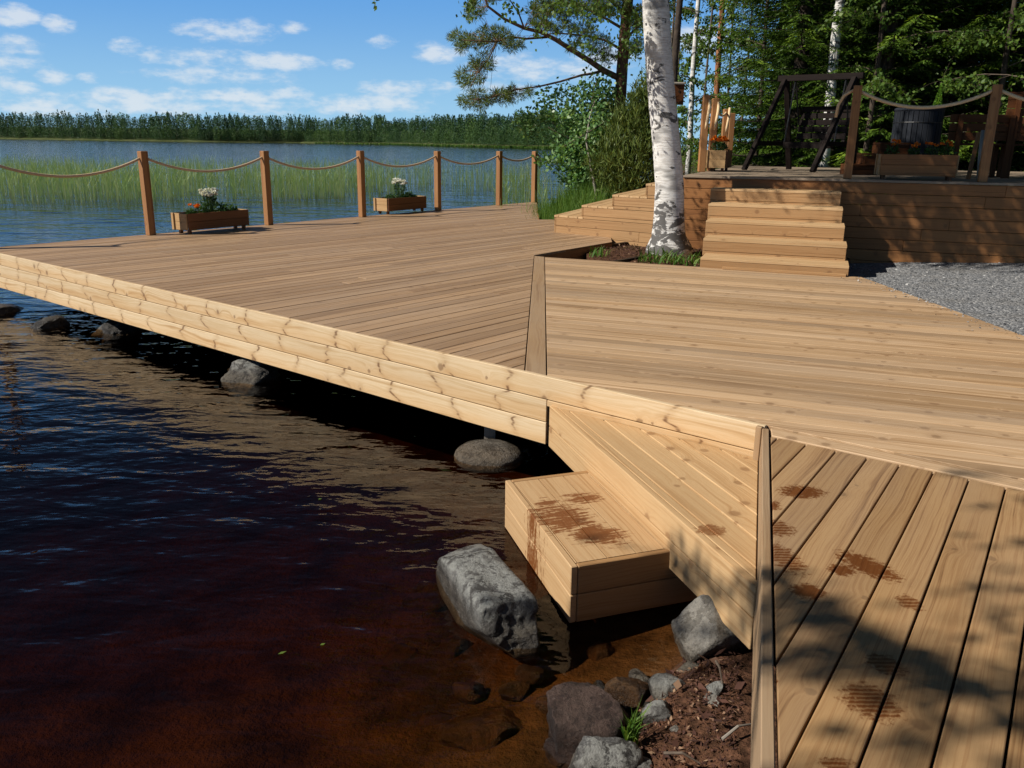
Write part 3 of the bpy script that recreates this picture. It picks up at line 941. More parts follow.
def flower(name, cat, label, loc, r, h, nleaf, heads, petal, headr, group=None, lmat='flowergreen'):
    t = empty(name, loc, label, cat, group)
    q = bush_leaves(nleaf, r, h * .8, .045, .02)
    quads('foliage', q, RNG.uniform(0, 1, (len(q), 2)), M[lmat], t)
    if heads:
        b = MB(); Q = []
        for k in range(heads):
            a = random.uniform(0, 2 * PI); rr = r * math.sqrt(random.random()) * .9
            top = Vector((rr * math.cos(a), rr * math.sin(a), h * random.uniform(.86, 1.12)))
            b.tube([top * .3 - UP * top.z * .3, top * .8, top], .0025, 4)
            m = 26
            D = rdirs(m); D[:, 2] = np.abs(D[:, 2]) * .7 + .05
            D = unit(D)
            Q.append(leafquads(np.array(top) + D * headr * .1, D, headr * RNG.uniform(.7, 1.1, m), headr * .7))
        b.build('stem', M['flowergreen'], t)
        Q = np.concatenate(Q)
        quads('blossom', Q, RNG.uniform(0, 1, (len(Q), 2)), M[petal], t)
    return t


def pl_at(t, x, y, z=.19):
    ex, ey = frame(t)
    return t.location + ex * x + ey * y + UP * z


pa = planter('low wooden planter with white daisies and a red flower beside the nearest lake post', un(213.5, 231.0), 32, 1.03, .27, .225)
pb = planter('wooden planter with white daisies between the third and fourth lake posts', un(401.5, 212.4), 33, 1.06, .28, .225)
G = 'white daisies in the lakeside planters'
flower('daisy_plant', 'flower', 'dense clump of white daisies in the nearest lakeside planter', pl_at(pa, -.02, .0), .13, .34, 200, 42, 'petalwhite', .036, G)
flower('red_flower_plant', 'flower', 'small red and orange flower at the left end of the nearest lakeside planter', pl_at(pa, -.30, -.02), .07, .17, 70, 5, 'petalorange', .034)
for k, (x, r, h) in enumerate(((-.36, .07, .10), (-.16, .08, .17), (.14, .09, .16), (.22, .08, .11), (.31, .09, .14), (.38, .06, .10))):
    flower('green_plant', 'plant', 'low green foliage in the planter beside the nearest lake post', pl_at(pa, x, random.uniform(-.03, .03)), r, h * 1.4, 150, 0, 'petalwhite', .02, 'green plants in the nearest lakeside planter')
flower('daisy_plant', 'flower', 'loose clump of white daisies in the farther lakeside planter', pl_at(pb, -.02, .0), .15, .36, 170, 34, 'petalwhite', .034, G)
for k, (x, r, h) in enumerate(((-.32, .09, .12), (-.2, .09, .13), (.16, .09, .13), (.25, .08, .15), (.36, .07, .10), (.05, .06, .1))):
    flower('green_plant', 'plant', 'low green foliage in the planter between the third and fourth lake posts', pl_at(pb, x, random.uniform(-.03, .03)), r, h * 1.35, 150, 0, 'petalwhite', .02, 'green plants in the farther lakeside planter')

q = U0 + FD * 1.78 + FB * .42; q.z = ZU
pc = planter('long brown planter with marigolds between the two posts above the terrace wall', q, 107, .84, .26, .25, .05, ('wall', 'planter_end'))
G = 'orange marigolds on the upper terrace'
for x, hh, lab in ((.31, .20, 'bright orange marigold at the right end of the terrace planter'), (.14, .19, 'orange marigold in the right half of the terrace planter'),
              (-.06, .17, 'marigold in the middle of the terrace planter'), (-.30, .20, 'marigold at the left end of the terrace planter')):
    flower('marigold_plant', 'flower', lab, pl_at(pc, x, random.uniform(-.04, .04), .23), .085, hh, 130, 4, 'petalorange', .032, G)
q = at(718, 168, 13.3); q.z = ZU
pd = planter('small wooden planter with marigolds by the short posts at the back corner', q, 20, .62, .28, .26, .05, ('planter', 'planter_end'))
for x, lab in ((-.2, 'orange marigold at the front of the small corner planter'), (.02, 'orange marigold in the middle of the small corner planter'), (.2, 'orange marigold at the back of the small corner planter')):
    flower('marigold_plant', 'flower', lab, pl_at(pd, x, 0, .24), .11, .22, 150, 8, 'petalorange', .04, G)

# ------------------------------------------------------------------ garden swing, tub and furniture on the terrace
sw_l = at(770, 166, 14.4); sw_l.z = ZU
swing = empty('garden_swing', sw_l, 'dark tarred wooden garden swing with two A shaped ends on the terrace', 'garden swing')
LT_, RT_ = at(786, 81, 14.3), at(856, 76, 13.6)
ax = (RT_ - LT_); ax.z = 0; axn = ax.normalized(); nx = Vector((axn.y, -axn.x, 0))
if nx.y > 0: nx = -nx
zt_ = 2.30


def beam(name, a, c, w, d, mat, par, bev=.004, side=None):
    b = MB(); a, c = Vector(a), Vector(c); L = c - a
    s = (side or UP).cross(L)
    if s.length < 1e-4: s = Vector((1, 0, 0))
    s.normalize(); t = L.normalized().cross(s)
    b.board(a - s * w / 2 - t * d / 2, L, s * w, t * d)
    return child(b.build(name, mat, bevel=bev), par)


A = Vector((LT_.x, LT_.y, zt_)); Bq = Vector((RT_.x, RT_.y, zt_))
beam('top_beam', A - axn * .12, Bq + axn * .12, .09, .09, M['darkwood'], swing)
for P in (A, Bq):
    for s in (1, -1):
        f = Vector((P.x, P.y, ZU)) + nx * .62 * s + axn * (-.30 if P is A else -.28) * (1 if s > 0 else .2)
        beam('leg', f, P - UP * .02 + nx * .03 * s, .085, .06, M['darkwood'], swing)
    beam('cross_bar', Vector((P.x, P.y, ZU + .42)) + nx * .48 - axn * .2, Vector((P.x, P.y, ZU + .42)) - nx * .46, .05, .07, M['darkwood'], swing)
seat0, seat1 = A + axn * .16 - UP * 1.0 , Bq - axn * .14 - UP * 1.0
b = MB()
for k in range(5): b.board(seat0 + nx * (.24 - .105 * k), seat1 - seat0, nx * -.09, UP * .025)
b.board(seat0 + nx * .26 - UP * .07, seat1 - seat0, nx * -.04, UP * .095)
child(b.build('seat', M['darkwood']), swing)
b = MB()
for k in range(5): b.board(seat0 - nx * (.26 + .035 * k) + UP * (.08 + .105 * k), seat1 - seat0, UP * .085, nx * -.022)
for f in (.08, .5, .92): b.board(seat0.lerp(seat1, f) - nx * .25, UP * .58 - nx * .2, axn * .05, nx * -.03)
child(b.build('backrest', M['darkwood']), swing)
for P, e in ((A, seat0), (Bq, seat1)):
    f = P + axn * (.16 if P is A else -.14)
    b = MB(); b.tube([f, e + nx * .22], .012, 6); b.tube([f, e - nx * .3 + UP * .3], .012, 6)
    child(b.build('hanger', M['metal']), swing)

# round plank tub
c = at(914, 150, 13.6); c.z = ZU
tub = empty('hot_tub', c, 'blue grey plank sided tub with a rounded rim standing behind the terrace planter', 'tub')
b = MB()
R_ = .32
for k in range(30):
    a = 2 * PI * k / 30
    e = Vector((math.cos(a), math.sin(a), 0)); tg = Vector((-e.y, e.x, 0))
    b.board(e * R_ - tg * .032, UP * .93, tg * .064, e * .03)
b.build('staves', M['tubwood'], tub, bevel=.003)
for z in (.2, .75):
    b = MB(); b.tube([Vector((math.cos(a) * (R_ + .034), math.sin(a) * (R_ + .034), z)) for a in np.linspace(0, 2 * PI, 33)], .008, 5, caps=False)
    b.build('hoop', M['metal'], tub)
b = MB(); b.tube([Vector((math.cos(a) * (R_ + .005), math.sin(a) * (R_ + .005), .935)) for a in np.linspace(0, 2 * PI, 41)], .035, 8, caps=False)
b.build('rim', M['tubwood'], tub, smooth=True)
b = MB(); b.tube([Vector((0, 0, .86)), Vector((0, 0, .89))], R_ - .01, 24); b.build('cover', M['tubwood'], tub)

# little plank steps left of the tub
t = empty('tub_steps', at(872, 168, 12.2) * 1.0, 'small stack of brown plank steps behind the left terrace post', 'steps')
t.location.z = ZU
for k in range(3):
    b = MB(); x0 = -.34 + .26 * k; hh = .12 + .15 * k
    b.board(Vector((x0, -.02 + .12 * k, hh)), Vector((.62 - .1 * k, 0, 0)), Vector((0, .30, 0)), UP * .026)
    for j in range(k + 1):
        b.board(Vector((x0 + .01, .12 * k, .002 + j * (hh / (k + 1)))), Vector((.6 - .1 * k, 0, 0)), UP * (hh / (k + 1) - .005), Vector((0, .024, 0)))
    b.board(Vector((x0 + .004, .12 * k + .03, .0)), Vector((0, .26, 0)), UP * (hh - .003), Vector((.024, 0, 0)))
    b.build('step_box', M['furniture'], t, bevel=.002)


# plank backed benches at the right
def plank_bench(label, loc, rz, ln, bh, nb, mat='furniture', seat=True):
    t = empty('plank_bench', loc, label, 'bench', 'brown plank benches on the terrace', rz)
    b = MB()
    for k in range(nb): b.board(Vector((-ln / 2, .02 * k / nb, .48 + bh * k / nb)), Vector((ln, 0, 0)), UP * (bh / nb - .008), Vector((0, .026, 0)))
    b.build('backrest', M[mat], t, bevel=.002)
    if seat:
        b = MB()
        for k in range(4): b.board(Vector((-ln / 2, .05 + .11 * k, .42)), Vector((ln, 0, 0)), Vector((0, .1, 0)), UP * .028)
        b.build('seat', M[mat], t, bevel=.002)
    for s in (-1, 1):
        b = MB(); b.board(Vector((s * (ln / 2 - .12) - .03, -.0 - .03, 0)), UP * (.5 + bh * .9), Vector((.06, 0, 0)), Vector((0, .028, 0)))
        b.build('back_leg', M[mat], t)
        b = MB(); b.board(Vector((s * (ln / 2 - .12) - .03, .42, 0)), UP * .42, Vector((.06, 0, 0)), Vector((0, .06, 0)))
        b.build('front_leg', M[mat], t)
    return t


q = at(977, 178, 11.6); q.z = ZU
plank_bench('brown plank bench seen from behind, left of the right terrace post', q, math.radians(-12), .86, .34, 3)
q = at(1045, 178, 11.4); q.z = ZU
plank_bench('large brown plank bench with tall back cut by the right edge', q, math.radians(-18), 1.15, .62, 6)
# pole and stick leaning between planter and post
lean0 = at(979, 180, 10.75); lean0.z = ZU
b = MB(); b.tube([lean0, at(980.5, 155, 10.9), at(983, 131, 11.05)], [.032, .028, .026], 8)
tag(b.build('birch_pole', M['greywood'], smooth=True), 'pale round pole leaning on the plank bench beside the right terrace post', 'pole')
l0 = at(967, 178, 11.0); l0.z = ZU
b = MB(); b.board(l0, at(978, 132, 11.3) - l0, Vector((.045, 0, 0)), Vector((0, .03, 0)))
tag(b.build('leaning_batten', M['wall']), 'brown batten leaning against the plank bench left of the pale pole', 'batten')
# bright fern growing behind the tub
f0 = at(930, 140, 15.0)
t = empty('fern', (f0.x, f0.y, .9), 'bright sunlit green fern rising behind the tub', 'fern')
n = 900; hh = RNG.uniform(.2, 1, n); a = RNG.uniform(0, 2 * PI, n)
Pn = np.stack([.12 * (1 - hh) * np.cos(a) + .06 * hh, .12 * (1 - hh) * np.sin(a), .25 + 1.15 * hh], 1)
Dn = unit(np.stack([np.cos(a), np.sin(a), np.full(n, .7)], 1))
quads('fronds', leafquads(Pn, Dn, .11 * (1.15 - hh), .02), RNG.uniform(0, 1, (n, 2)), M['fern'], t)
b = MB(); b.tube([(0, 0, -.3), (.03, 0, .6), (.06, 0, 1.4)], [.012, .008, .004], 5); b.build('stalk', M['fern'], t)


# ------------------------------------------------------------------ ground, lake bed, water, gravel yard
WZ = -.57
SHORE = np.array([(-60, -14), (-20, -4), (-8, -1.2), (-4, .2), (-1.5, 1.1), (-.3, 1.5), (.16, 1.9), (.36, 2.3), (.60, 2.62), (.95, 3.05), (1.25, 4), (1.3, 6), (1.0, 9), (.85, 12),
                  (.6, 14.5), (.6, 17), (1.6, 20), (3, 26), (6, 40), (13, 80), (25, 160)], float)


def shore_d(x, y):
    """signed distance to the shore line, land positive"""
    x, y = np.asarray(x, float), np.asarray(y, float)
    best = np.full(x.shape, 1e9); sg = np.ones(x.shape)
    for (ax, ay), (bx_, by_) in zip(SHORE[:-1], SHORE[1:]):
        dx, dy = bx_ - ax, by_ - ay
        t = np.clip(((x - ax) * dx + (y - ay) * dy) / (dx * dx + dy * dy), 0, 1)
        d = np.hypot(x - ax - t * dx, y - ay - t * dy)
        s = np.where((x - ax) * dy - (y - ay) * dx > 0, 1.0, -1.0)
        m = d < best
        best = np.where(m, d, best); sg = np.where(m, s, sg)
    return best * sg


def vnoise(x, y, s, seed=0):
    """smooth value noise"""
    r = np.random.default_rng(seed).uniform(-1, 1, (64, 64))
    X, Y = np.asarray(x) / s, np.asarray(y) / s
    xi, yi = np.floor(X).astype(int), np.floor(Y).astype(int)
    fx, fy = X - xi, Y - yi
    fx, fy = fx * fx * (3 - 2 * fx), fy * fy * (3 - 2 * fy)
    g = lambda a, c: r[a % 64, c % 64]
    return (g(xi, yi) * (1 - fx) + g(xi + 1, yi) * fx) * (1 - fy) + (g(xi, yi + 1) * (1 - fx) + g(xi + 1, yi + 1) * fx) * fy


def sstep(t):
    t = np.clip(t, 0, 1)
    return t * t * (3 - 2 * t)


def ground_z(x, y):
    x, y = np.asarray(x, float), np.asarray(y, float)
    d = shore_d(x, y)
    land = WZ + .07 * np.minimum(np.maximum(d, 0) / .12, 1) + .38 * sstep(d / 2.6)
    land = land + .055 * np.exp(-((x - .66) ** 2 + (y - 2.15) ** 2) / .06)
    back = sstep((y - 11.0) / 4.0)
    land = land + back * np.clip(.045 * (d - 1), 0, 1.6)
    pit = sstep((x - .15) / .5) * (1 - sstep((x - 3.2) / .3)) * sstep((y - 8.4) / .5) * (1 - sstep((y - 12.0) / .6))
    land = land * (1 - pit) + pit * (-.085 + .05 * np.exp(-((x - 1.9) ** 2 + (y - 10.5) ** 2) / .5))
    yard = sstep((x - 3.35) / .15) * (1 - sstep((y - 11.5) / 1.0))
    land = np.where(d > 0, land * (1 - yard) + yard * np.minimum(land, -.30), land)
    land = land + .34 * np.exp(-((x - 1.5) ** 2 / .9 + (y - 16.4) ** 2 / 2.2)) * sstep(d / .4)
    nz = .5 * vnoise(x, y, .35, 1) + .35 * vnoise(x, y, .14, 2)
    land = land + np.where(d > .0, .035 * nz, 0) + back * .08 * vnoise(x, y, 1.7, 3)
    bed = WZ - .34 * (1 - np.exp(-np.abs(d) * 1.15)) - .055 * np.clip(np.abs(d) - .5, 0, 5) - .12 * np.clip(np.abs(d) - 5.5, 0, 30) + .05 * nz * np.minimum(np.abs(d), 1)
    return np.where(d > 0, land, bed)


gx = np.concatenate([np.arange(-62, -6, 2.5), np.arange(-6, -1, .35), np.arange(-1, 2.4, .04), np.arange(2.4, 8, .3), np.arange(8, 90.1, 2.4)])
gy = np.concatenate([np.arange(-40, -3, 2.5), np.arange(-3, .9, .3), np.arange(.9, 4, .04), np.arange(4, 20, .3), np.arange(20, 160.1, 3.5)])
X, Y = np.meshgrid(gx, gy)
Z = ground_z(X, Y)
nx_, ny_ = len(gx), len(gy)
me = bpy.data.meshes.new('ground')
ii = np.arange(nx_ * ny_).reshape(ny_, nx_)
fa = np.stack([ii[:-1, :-1], ii[:-1, 1:], ii[1:, 1:], ii[1:, :-1]], -1).reshape(-1, 4)
me.from_pydata(np.stack([X, Y, Z], -1).reshape(-1, 3).tolist(), [], fa.tolist())
me.polygons.foreach_set('use_smooth', [True] * len(me.polygons)); me.materials.append(M['ground'])
o = bpy.data.objects.new('ground', me); COL.objects.link(o)
tag(o, 'soil bank, lake bed and forest floor', None, None, 'structure')

b = MB()
b.board((-1500, -70, -7), (2100, 0, 0), (0, 1700, 0), UP * (7 + WZ))
tag(b.build('lake_water', M['water']), 'brown lake water, blue towards the far shore', None, None, 'structure')
b = MB()
b.board((-1500, -70, -7.4), (2100, 0, 0), (0, 1700, 0), UP * .3)
tag(b.build('lake_bed', M['ground']), 'deep lake bed', None, None, 'structure')

# gravel yard
gv = []; gf = []
xs = np.arange(3.40, 16.01, .2); ys = np.arange(-4, 12.6, .2)
X, Y = np.meshgrid(xs, ys)
edge = 3.505 + np.clip((8.43 - Y), 0, 20) * .027
Xs = np.where(X < edge, edge, X)
Zg = -.06 + .016 * np.clip(Xs - 3.6, 0, 9) + .018 * vnoise(Xs, Y, .9, 5) - .10 * sstep((Y - 8.2) / 2.0) * (1 - sstep((Xs - 3.6) / 2.2))
me = bpy.data.meshes.new('gravel_yard')
n1_, n2_ = len(ys), len(xs)
ii = np.arange(n1_ * n2_).reshape(n1_, n2_)
fa = np.stack([ii[:-1, :-1], ii[:-1, 1:], ii[1:, 1:], ii[1:, :-1]], -1).reshape(-1, 4)
me.from_pydata(np.stack([Xs, Y, Zg], -1).reshape(-1, 3).tolist(), [], fa.tolist())
me.polygons.foreach_set('use_smooth', [True] * len(me.polygons)); me.materials.append(M['gravel'])
me.validate()
o = bpy.data.objects.new('gravel_yard', me); COL.objects.link(o); tag(o, 'grey gravel yard beside the deck', None, None, 'structure')
# loose stones lying on the gravel
n = 5000
px_ = RNG.uniform(3.65, 9, n); py_ = RNG.uniform(4.8, 10.3, n)
pz_ = -.06 + .016 * np.clip(px_ - 3.6, 0, 9) + .018 * vnoise(px_, py_, .9, 5) - .10 * sstep((py_ - 8.2) / 2.0) * (1 - sstep((px_ - 3.6) / 2.2)) + .004
Pn = np.stack([px_, py_, pz_], 1); Dn = rdirs(n); Dn[:, 2] *= .25; Dn = unit(Dn)
q = leafquads(Pn, Dn, RNG.uniform(.012, .035, n), RNG.uniform(.01, .026, n), unit(np.array([0, 0, 1.]) + .5 * RNG.normal(size=(n, 3))))
M['pebble'] = leafmat('loose pebbles', (.08, .085, .09), (.19, .195, .20), (.42, .41, .39), .0, .9)
n2_ = 160
ye = RNG.uniform(5.2, 8.4, n2_); xe = 3.505 + (8.43 - ye) * .027 - RNG.exponential(.10, n2_)
De = rdirs(n2_); De[:, 2] *= .15; De = unit(De)
q = np.concatenate([q, leafquads(np.stack([xe, ye, np.full(n2_, .006)], 1), De, RNG.uniform(.010, .024, n2_), RNG.uniform(.008, .018, n2_), unit(np.array([0, 0, 1.]) + .4 * RNG.normal(size=(n2_, 3))))]); n = n + n2_
tag(quads('gravel_stones', q, RNG.uniform(0, 1, (n, 2)), M['pebble']), 'loose stones on the gravel yard', None, None, 'stuff')


# ------------------------------------------------------------------ rocks
def rock(label, c, r, mat, rz=0.0, seed=0, power=2.0, rough=.12, tilt=0.0, cat='rock', group=None, sub=5, cut=(11, .58, .90)):
    bm = bmesh.new()
    bmesh.ops.create_icosphere(bm, subdivisions=sub, radius=1.0)
    rnd = random.Random(seed)
    cuts = [(Vector((rnd.gauss(0, 1), rnd.gauss(0, 1), rnd.gauss(0, .7))).normalized(), rnd.uniform(cut[1], cut[2])) for _ in range(cut[0])]
    so = Vector((seed * 3.1, seed * 1.7, 0))
    for v in bm.verts:
        p = v.co.copy()
        k = (abs(p.x) ** power + abs(p.y) ** power + abs(p.z) ** power) ** (-1 / power)
        p = p * k
        for nrm, dd in cuts:
            e = p.dot(nrm) - dd
            if e > 0: p -= nrm * e * .96
        f = mnoise.fractal(p * 1.1 + so, .9, 2.1, 5)
        p *= 1 + rough * f
        p += p.normalized() * rough * .25 * mnoise.fractal(p * 5 + so, .8, 2.0, 4)
        v.co = Vector((p.x * r[0], p.y * r[1], p.z * r[2]))
    mt = Matrix.Rotation(rz, 3, 'Z') @ Matrix.Rotation(tilt, 3, 'X')
    bmesh.ops.transform(bm, matrix=mt.to_4x4(), verts=bm.verts)
    me = bpy.data.meshes.new('rock'); bm.to_mesh(me); bm.free()
    me.polygons.foreach_set('use_smooth', [True] * len(me.polygons)); me.materials.append(M[mat])
    o = bpy.data.objects.new('rock', me); o.location = c; COL.objects.link(o)
    return tag(o, label, cat, group)


rock('large flat grey boulder with pale lichen standing in the brown water beside the low step', (-.105, 3.07, -.535), (.122, .37, .125), 'rock', math.radians(21), 3, 6.0, .06, math.radians(-3), cut=(6, .88, 1.0))
p = un(592, 722, -.50); rock('dark reddish rock at the waterline left of the grass tuft', (p.x - .005, p.y + .02, -.525), (.165, .135, .135), 'rock_red', .25, 5, 2.4, .10)
p = un(630, 690, -.52); rock('small rust brown wet rock behind the dark reddish rock', (p.x, p.y + .02, -.56), (.085, .07, .085), 'rock_brown', .6, 8, 2.3, .12)
p = un(668, 692, -.50); rock('grey green rock at the edge of the bark litter below the pale granite block', (p.x + .01, p.y + .01, -.545), (.10, .09, .085), 'rock', .2, 12, 2.6, .1)
p = un(660, 716, -.48); rock('small pale grey stone behind the grass tuft', (p.x, p.y, -.475), (.062, .048, .042), 'rock', .4, 15, 2.2, .12)
p = un(604, 760, -.50); rock('grey rock at the bottom edge of the photo below the grass tuft', (p.x, p.y - .01, -.53), (.125, .095, .105), 'rock', .35, 17, 2.6, .12)
p = un(706, 640, -.48); rock('pale granite block tucked under the landing', (p.x + .01, p.y + .05, -.50), (.16, .14, .175), 'rock_pale', .5, 21, 2.5, .10)
p = un(713, 700, -.44); rock('small white stone lying in the bark litter', (p.x, p.y, -.445), (.03, .04, .024), 'rock_pale', .5, 25, 2.1, .1, group=None)
p = un(716, 690, -.44); rock('small blue grey stone behind the white stone in the bark litter', (p.x, p.y + .01, -.445), (.03, .045, .026), 'rock', -.4, 27, 2.1, .1)
p = un(490, 462, -.57); rock('round pale footing stone under the slim deck support post', (p.x - .01, p.y + .11, -.575), (.21, .18, .085), 'rock_pale', 0, 31, 2.2, .05, cut=(3, .86, .96))
p = un(236, 382, -.57); rock('grey pointed rock under the middle of the deck edge', (p.x + .06, p.y + .12, -.62), (.25, .2, .20), 'rock', .5, 34, 2.2, .14)
p = un(8, 314, -.57); rock('dark flat rock at the left edge below the deck cladding', (p.x - .25, p.y + .1, -.62), (.42, .28, .13), 'rock_dark', .2, 37, 2.3, .12)
p = un(47, 328, -.57); rock('dark angular rock second from the left edge under the deck', (p.x, p.y + .1, -.62), (.20, .17, .14), 'rock_dark', .9, 39, 2.2, .15)
p = un(106, 334, -.57); rock('grey rock in shade beneath the left part of the deck', (p.x + .05, p.y + .15, -.63), (.22, .2, .16), 'rock_dark', .1, 41, 2.3, .12)
for k, (x, y, dx) in enumerate(((-2.15, 6.8, .2), (-4.0, 8.3, .25), (-1.2, 8.2, .25), (-3.0, 10.2, .25), (-1.2, 11.6, .25))):
    rock('grey footing stone hidden in the dark under the deck', (x, y, -.62), (.26, .24, .13), 'rock', k, 50 + k, 2.2, .1, group='footing stones under the deck', sub=3)
for k, (x, y, z, r, lab) in enumerate(((495, 716, -.66, .19, 'orange brown stone under water left of the dark reddish rock'), (425, 590, -.84, .17, 'sunken brown stone left of the large flat boulder'),
                                  (455, 640, -.80, .13, 'sunken brown stone in front of the large flat boulder'), (560, 660, -.72, .10, 'sunken stone between the flat boulder and the dark reddish rock'),
                                  (520, 750, -.76, .12, 'sunken dark stone near the bottom edge'))):
    p = un(x, y, z); rock(lab, (p.x, p.y, z - r * .5), (r, r * .85, r * .6), 'rock_brown', k * .7, 60 + k, 2.3, .12)

sid = 80
for (x, y, z, r, m_) in ((548, 700, -.60, .05, 'rock_brown'), (530, 672, -.66, .06, 'rock_brown'), (600, 690, -.58, .045, 'rock_dark'), (640, 676, -.56, .04, 'rock'), (690, 668, -.53, .045, 'rock'), (650, 700, -.54, .035, 'rock_dark'),
                         (622, 745, -.52, .04, 'rock'), (560, 748, -.56, .05, 'rock_red'), (684, 706, -.47, .028, 'rock_pale'), (700, 726, -.45, .022, 'rock'), (640, 765, -.48, .035, 'rock'), (676, 730, -.46, .02, 'rock_pale'), (470, 690, -.72, .07, 'rock_brown'),
                         (445, 720, -.78, .08, 'rock_brown'), (515, 690, -.69, .06, 'rock_brown'), (400, 660, -.86, .10, 'rock_brown'), (385, 730, -.84, .09, 'rock_brown'), (330, 690, -.92, .11, 'rock_brown'), (540, 630, -.74, .08, 'rock_brown'), (600, 650, -.66, .06, 'rock_brown')):
    sid += 1
    p = un(x, y, z)
    under = z < -.6
    rock('small amber brown stone on the lake bed near the shore' if under else 'small stone wedged between the larger rocks at the water edge', (p.x, p.y, z - r * .2), (r * 1.15, r * .95, r * .62), m_, sid * .7, sid, 2.3, .12,
         group='stones on the lake bed' if under else 'small stones at the water edge', sub=4)

# bark litter on the bank and in the tree pit
def litter(name, label, xs, ys, n, L, keep=None, lift=.012):
    x = RNG.uniform(*xs, n); y = RNG.uniform(*ys, n)
    d = shore_d(x, y); k = d > .01
    if keep is not None: k &= keep(x, y)
    x, y = x[k], y[k]; n = len(x)
    z = ground_z(x, y) + RNG.uniform(.0, lift, n)
    D = rdirs(n); D[:, 2] = np.abs(D[:, 2]) * .45; D = unit(D)
    N = unit(np.array([0, 0, 1.]) + .6 * RNG.normal(size=(n, 3)))
    q = leafquads(np.stack([x, y, z], 1), D, L * RNG.uniform(.4, 1.6, n), L * .5 * RNG.uniform(.3, 1.3, n), N)
    return tag(quads(name, q, np.stack([RNG.beta(1.0, 1.7, n), RNG.uniform(0, 1, n)], 1), M['litter']), label, None, None, 'stuff')


litter('bark_litter', 'reddish brown bark and leaf litter on the bank', (-.2, 1.1), (1.0, 3.2), 22000, .016, lambda x, y: x < 1.16 + (y - 3.7) * .285 - .02)
litter('fallen_leaves', 'pale dry leaves and chips scattered over the bark litter', (.1, 1.1), (1.2, 3.1), 260, .045, lambda x, y: x < 1.16 + (y - 3.7) * .285 - .02, .03)
litter('pit_litter', 'brown litter around the foot of the birch', (.4, 3.2), (8.8, 11.6), 5000, .035)
for k, (a, c, lab) in enumerate((((722, 742), (752, 728), 'pale twig on the bark litter beside the deck edge board'), ((664, 756), (700, 768), 'thin twig on the bark litter at the bottom edge'), ((716, 664), (722, 688), 'short grey twig standing in the bark litter'))):
    p, q = un(*a, -.41), un(*c, -.41)
    b = MB(); b.tube([p + UP * .01, p.lerp(q, .5) + UP * .03, q + UP * .015], [.005, .004, .002], 6)
    tag(b.build('twig', M['greywood'] if k == 0 else M['twig']), lab, 'twig')


def blades(name, n, xs, ys, h, w, mat, keep=None, base=None, lean=.35, segs=2):
    x = RNG.uniform(*xs, n); y = RNG.uniform(*ys, n)
    if keep is not None:
        k = keep(x, y); x, y = x[k], y[k]; n = len(x)
    z = ground_z(x, y) if base is None else np.full(n, base)
    hh = h * RNG.uniform(.55, 1.25, n); a = RNG.uniform(0, 2 * PI, n); l = lean * RNG.uniform(.1, 1, n)
    P = np.stack([x, y, z], 1)
    D1 = unit(np.stack([np.cos(a) * l * .5, np.sin(a) * l * .5, np.ones(n)], 1))
    D2 = unit(np.stack([np.cos(a) * l * 1.7, np.sin(a) * l * 1.7, np.ones(n)], 1))
    s = np.stack([-np.sin(a + .8), np.cos(a + .8), np.zeros(n)], 1) * (w * RNG.uniform(.6, 1.3, n))[:, None] * .5
    m = P + D1 * (hh * .55)[:, None]; t = m + D2 * (hh * .5)[:, None]
    q = np.concatenate([np.stack([P - s, P + s, m + s * .8, m - s * .8], 1), np.stack([m - s * .8, m + s * .8, t + s * .1, t - s * .1], 1)])
    r = RNG.uniform(0, 1, (n, 2)); r = np.concatenate([r, r])
    return quads(name, q, r, M[mat])


p = un(632, 738, -.46)
t = empty('grass_tuft', (p.x, p.y, -.47), 'bright green grass tuft between the rocks at the water edge', 'grass tuft')
o = blades('blades', 60, (p.x - .02, p.x + .02), (p.y - .02, p.y + .02), .105, .006, 'grass', base=-.47, lean=1.1)
child(o, t)
tag(blades('shore_grass', 12000, (.35, 2.6), (14.6, 18.4), .62, .013, 'grass', keep=lambda x, y: (shore_d(x, y) > -.35) & ~((x > .72 + (y - 12.6) * .36) & (y < 15.3)) & ~((x < .72) & (y < 14.62))), 'tall green grass on the shore beside the deck', None, None, 'stuff')
tag(blades('pit_weeds', 1300, (.5, 2.4), (9.3, 11.2), .13, .017, 'grass', keep=lambda x, y: (np.hypot(x - 1.75, y - 9.9) < .30) | (np.hypot(x - .95, y - 10.35) < .25) & (RNG.uniform(0, 1, len(x)) < .7) | (np.hypot(x - 2.1, y - 9.8) < .25), lean=1.3), 'weeds around the foot of the birch', None, None, 'stuff')

# reed bed
n = 9800
py_ = 23 + 22 * RNG.beta(1.5, 1.6, n); px_ = RNG.uniform(-.80, .03, n) * py_
kn = vnoise(px_, py_, 2.6, 9) + .5 * vnoise(px_, py_, .9, 10)
k = (kn > -.55) & (py_ > 24 + 4.5 * sstep((px_ / py_ + .62) / .5)) & ~((px_ / py_ > -.1) & (RNG.uniform(0, 1, n) < .5))
px_, py_ = px_[k], py_[k]; n = len(px_)
px2 = RNG.uniform(-.6, 3.6, 420); py2 = RNG.uniform(16, 33, 420); k2 = shore_d(px2, py2) < -.1
px_ = np.concatenate([px_, px2[k2]]); py_ = np.concatenate([py_, py2[k2]]); n = len(px_)
hh = RNG.uniform(.55, 1.15, n); a = RNG.uniform(0, 2 * PI, n); l = RNG.uniform(.0, .16, n)
P = np.stack([px_, py_, np.full(n, WZ - .25)], 1)
T = P + np.stack([np.cos(a) * l * hh, np.sin(a) * l * hh, hh + .25], 1)
s = np.stack([np.ones(n), np.zeros(n), np.zeros(n)], 1) * .008
q1 = np.stack([P - s, P + s, T + s * .3, T - s * .3], 1)
mid = P + (T - P) * RNG.uniform(.45, .8, n)[:, None]; a2 = RNG.uniform(0, 2 * PI, n)
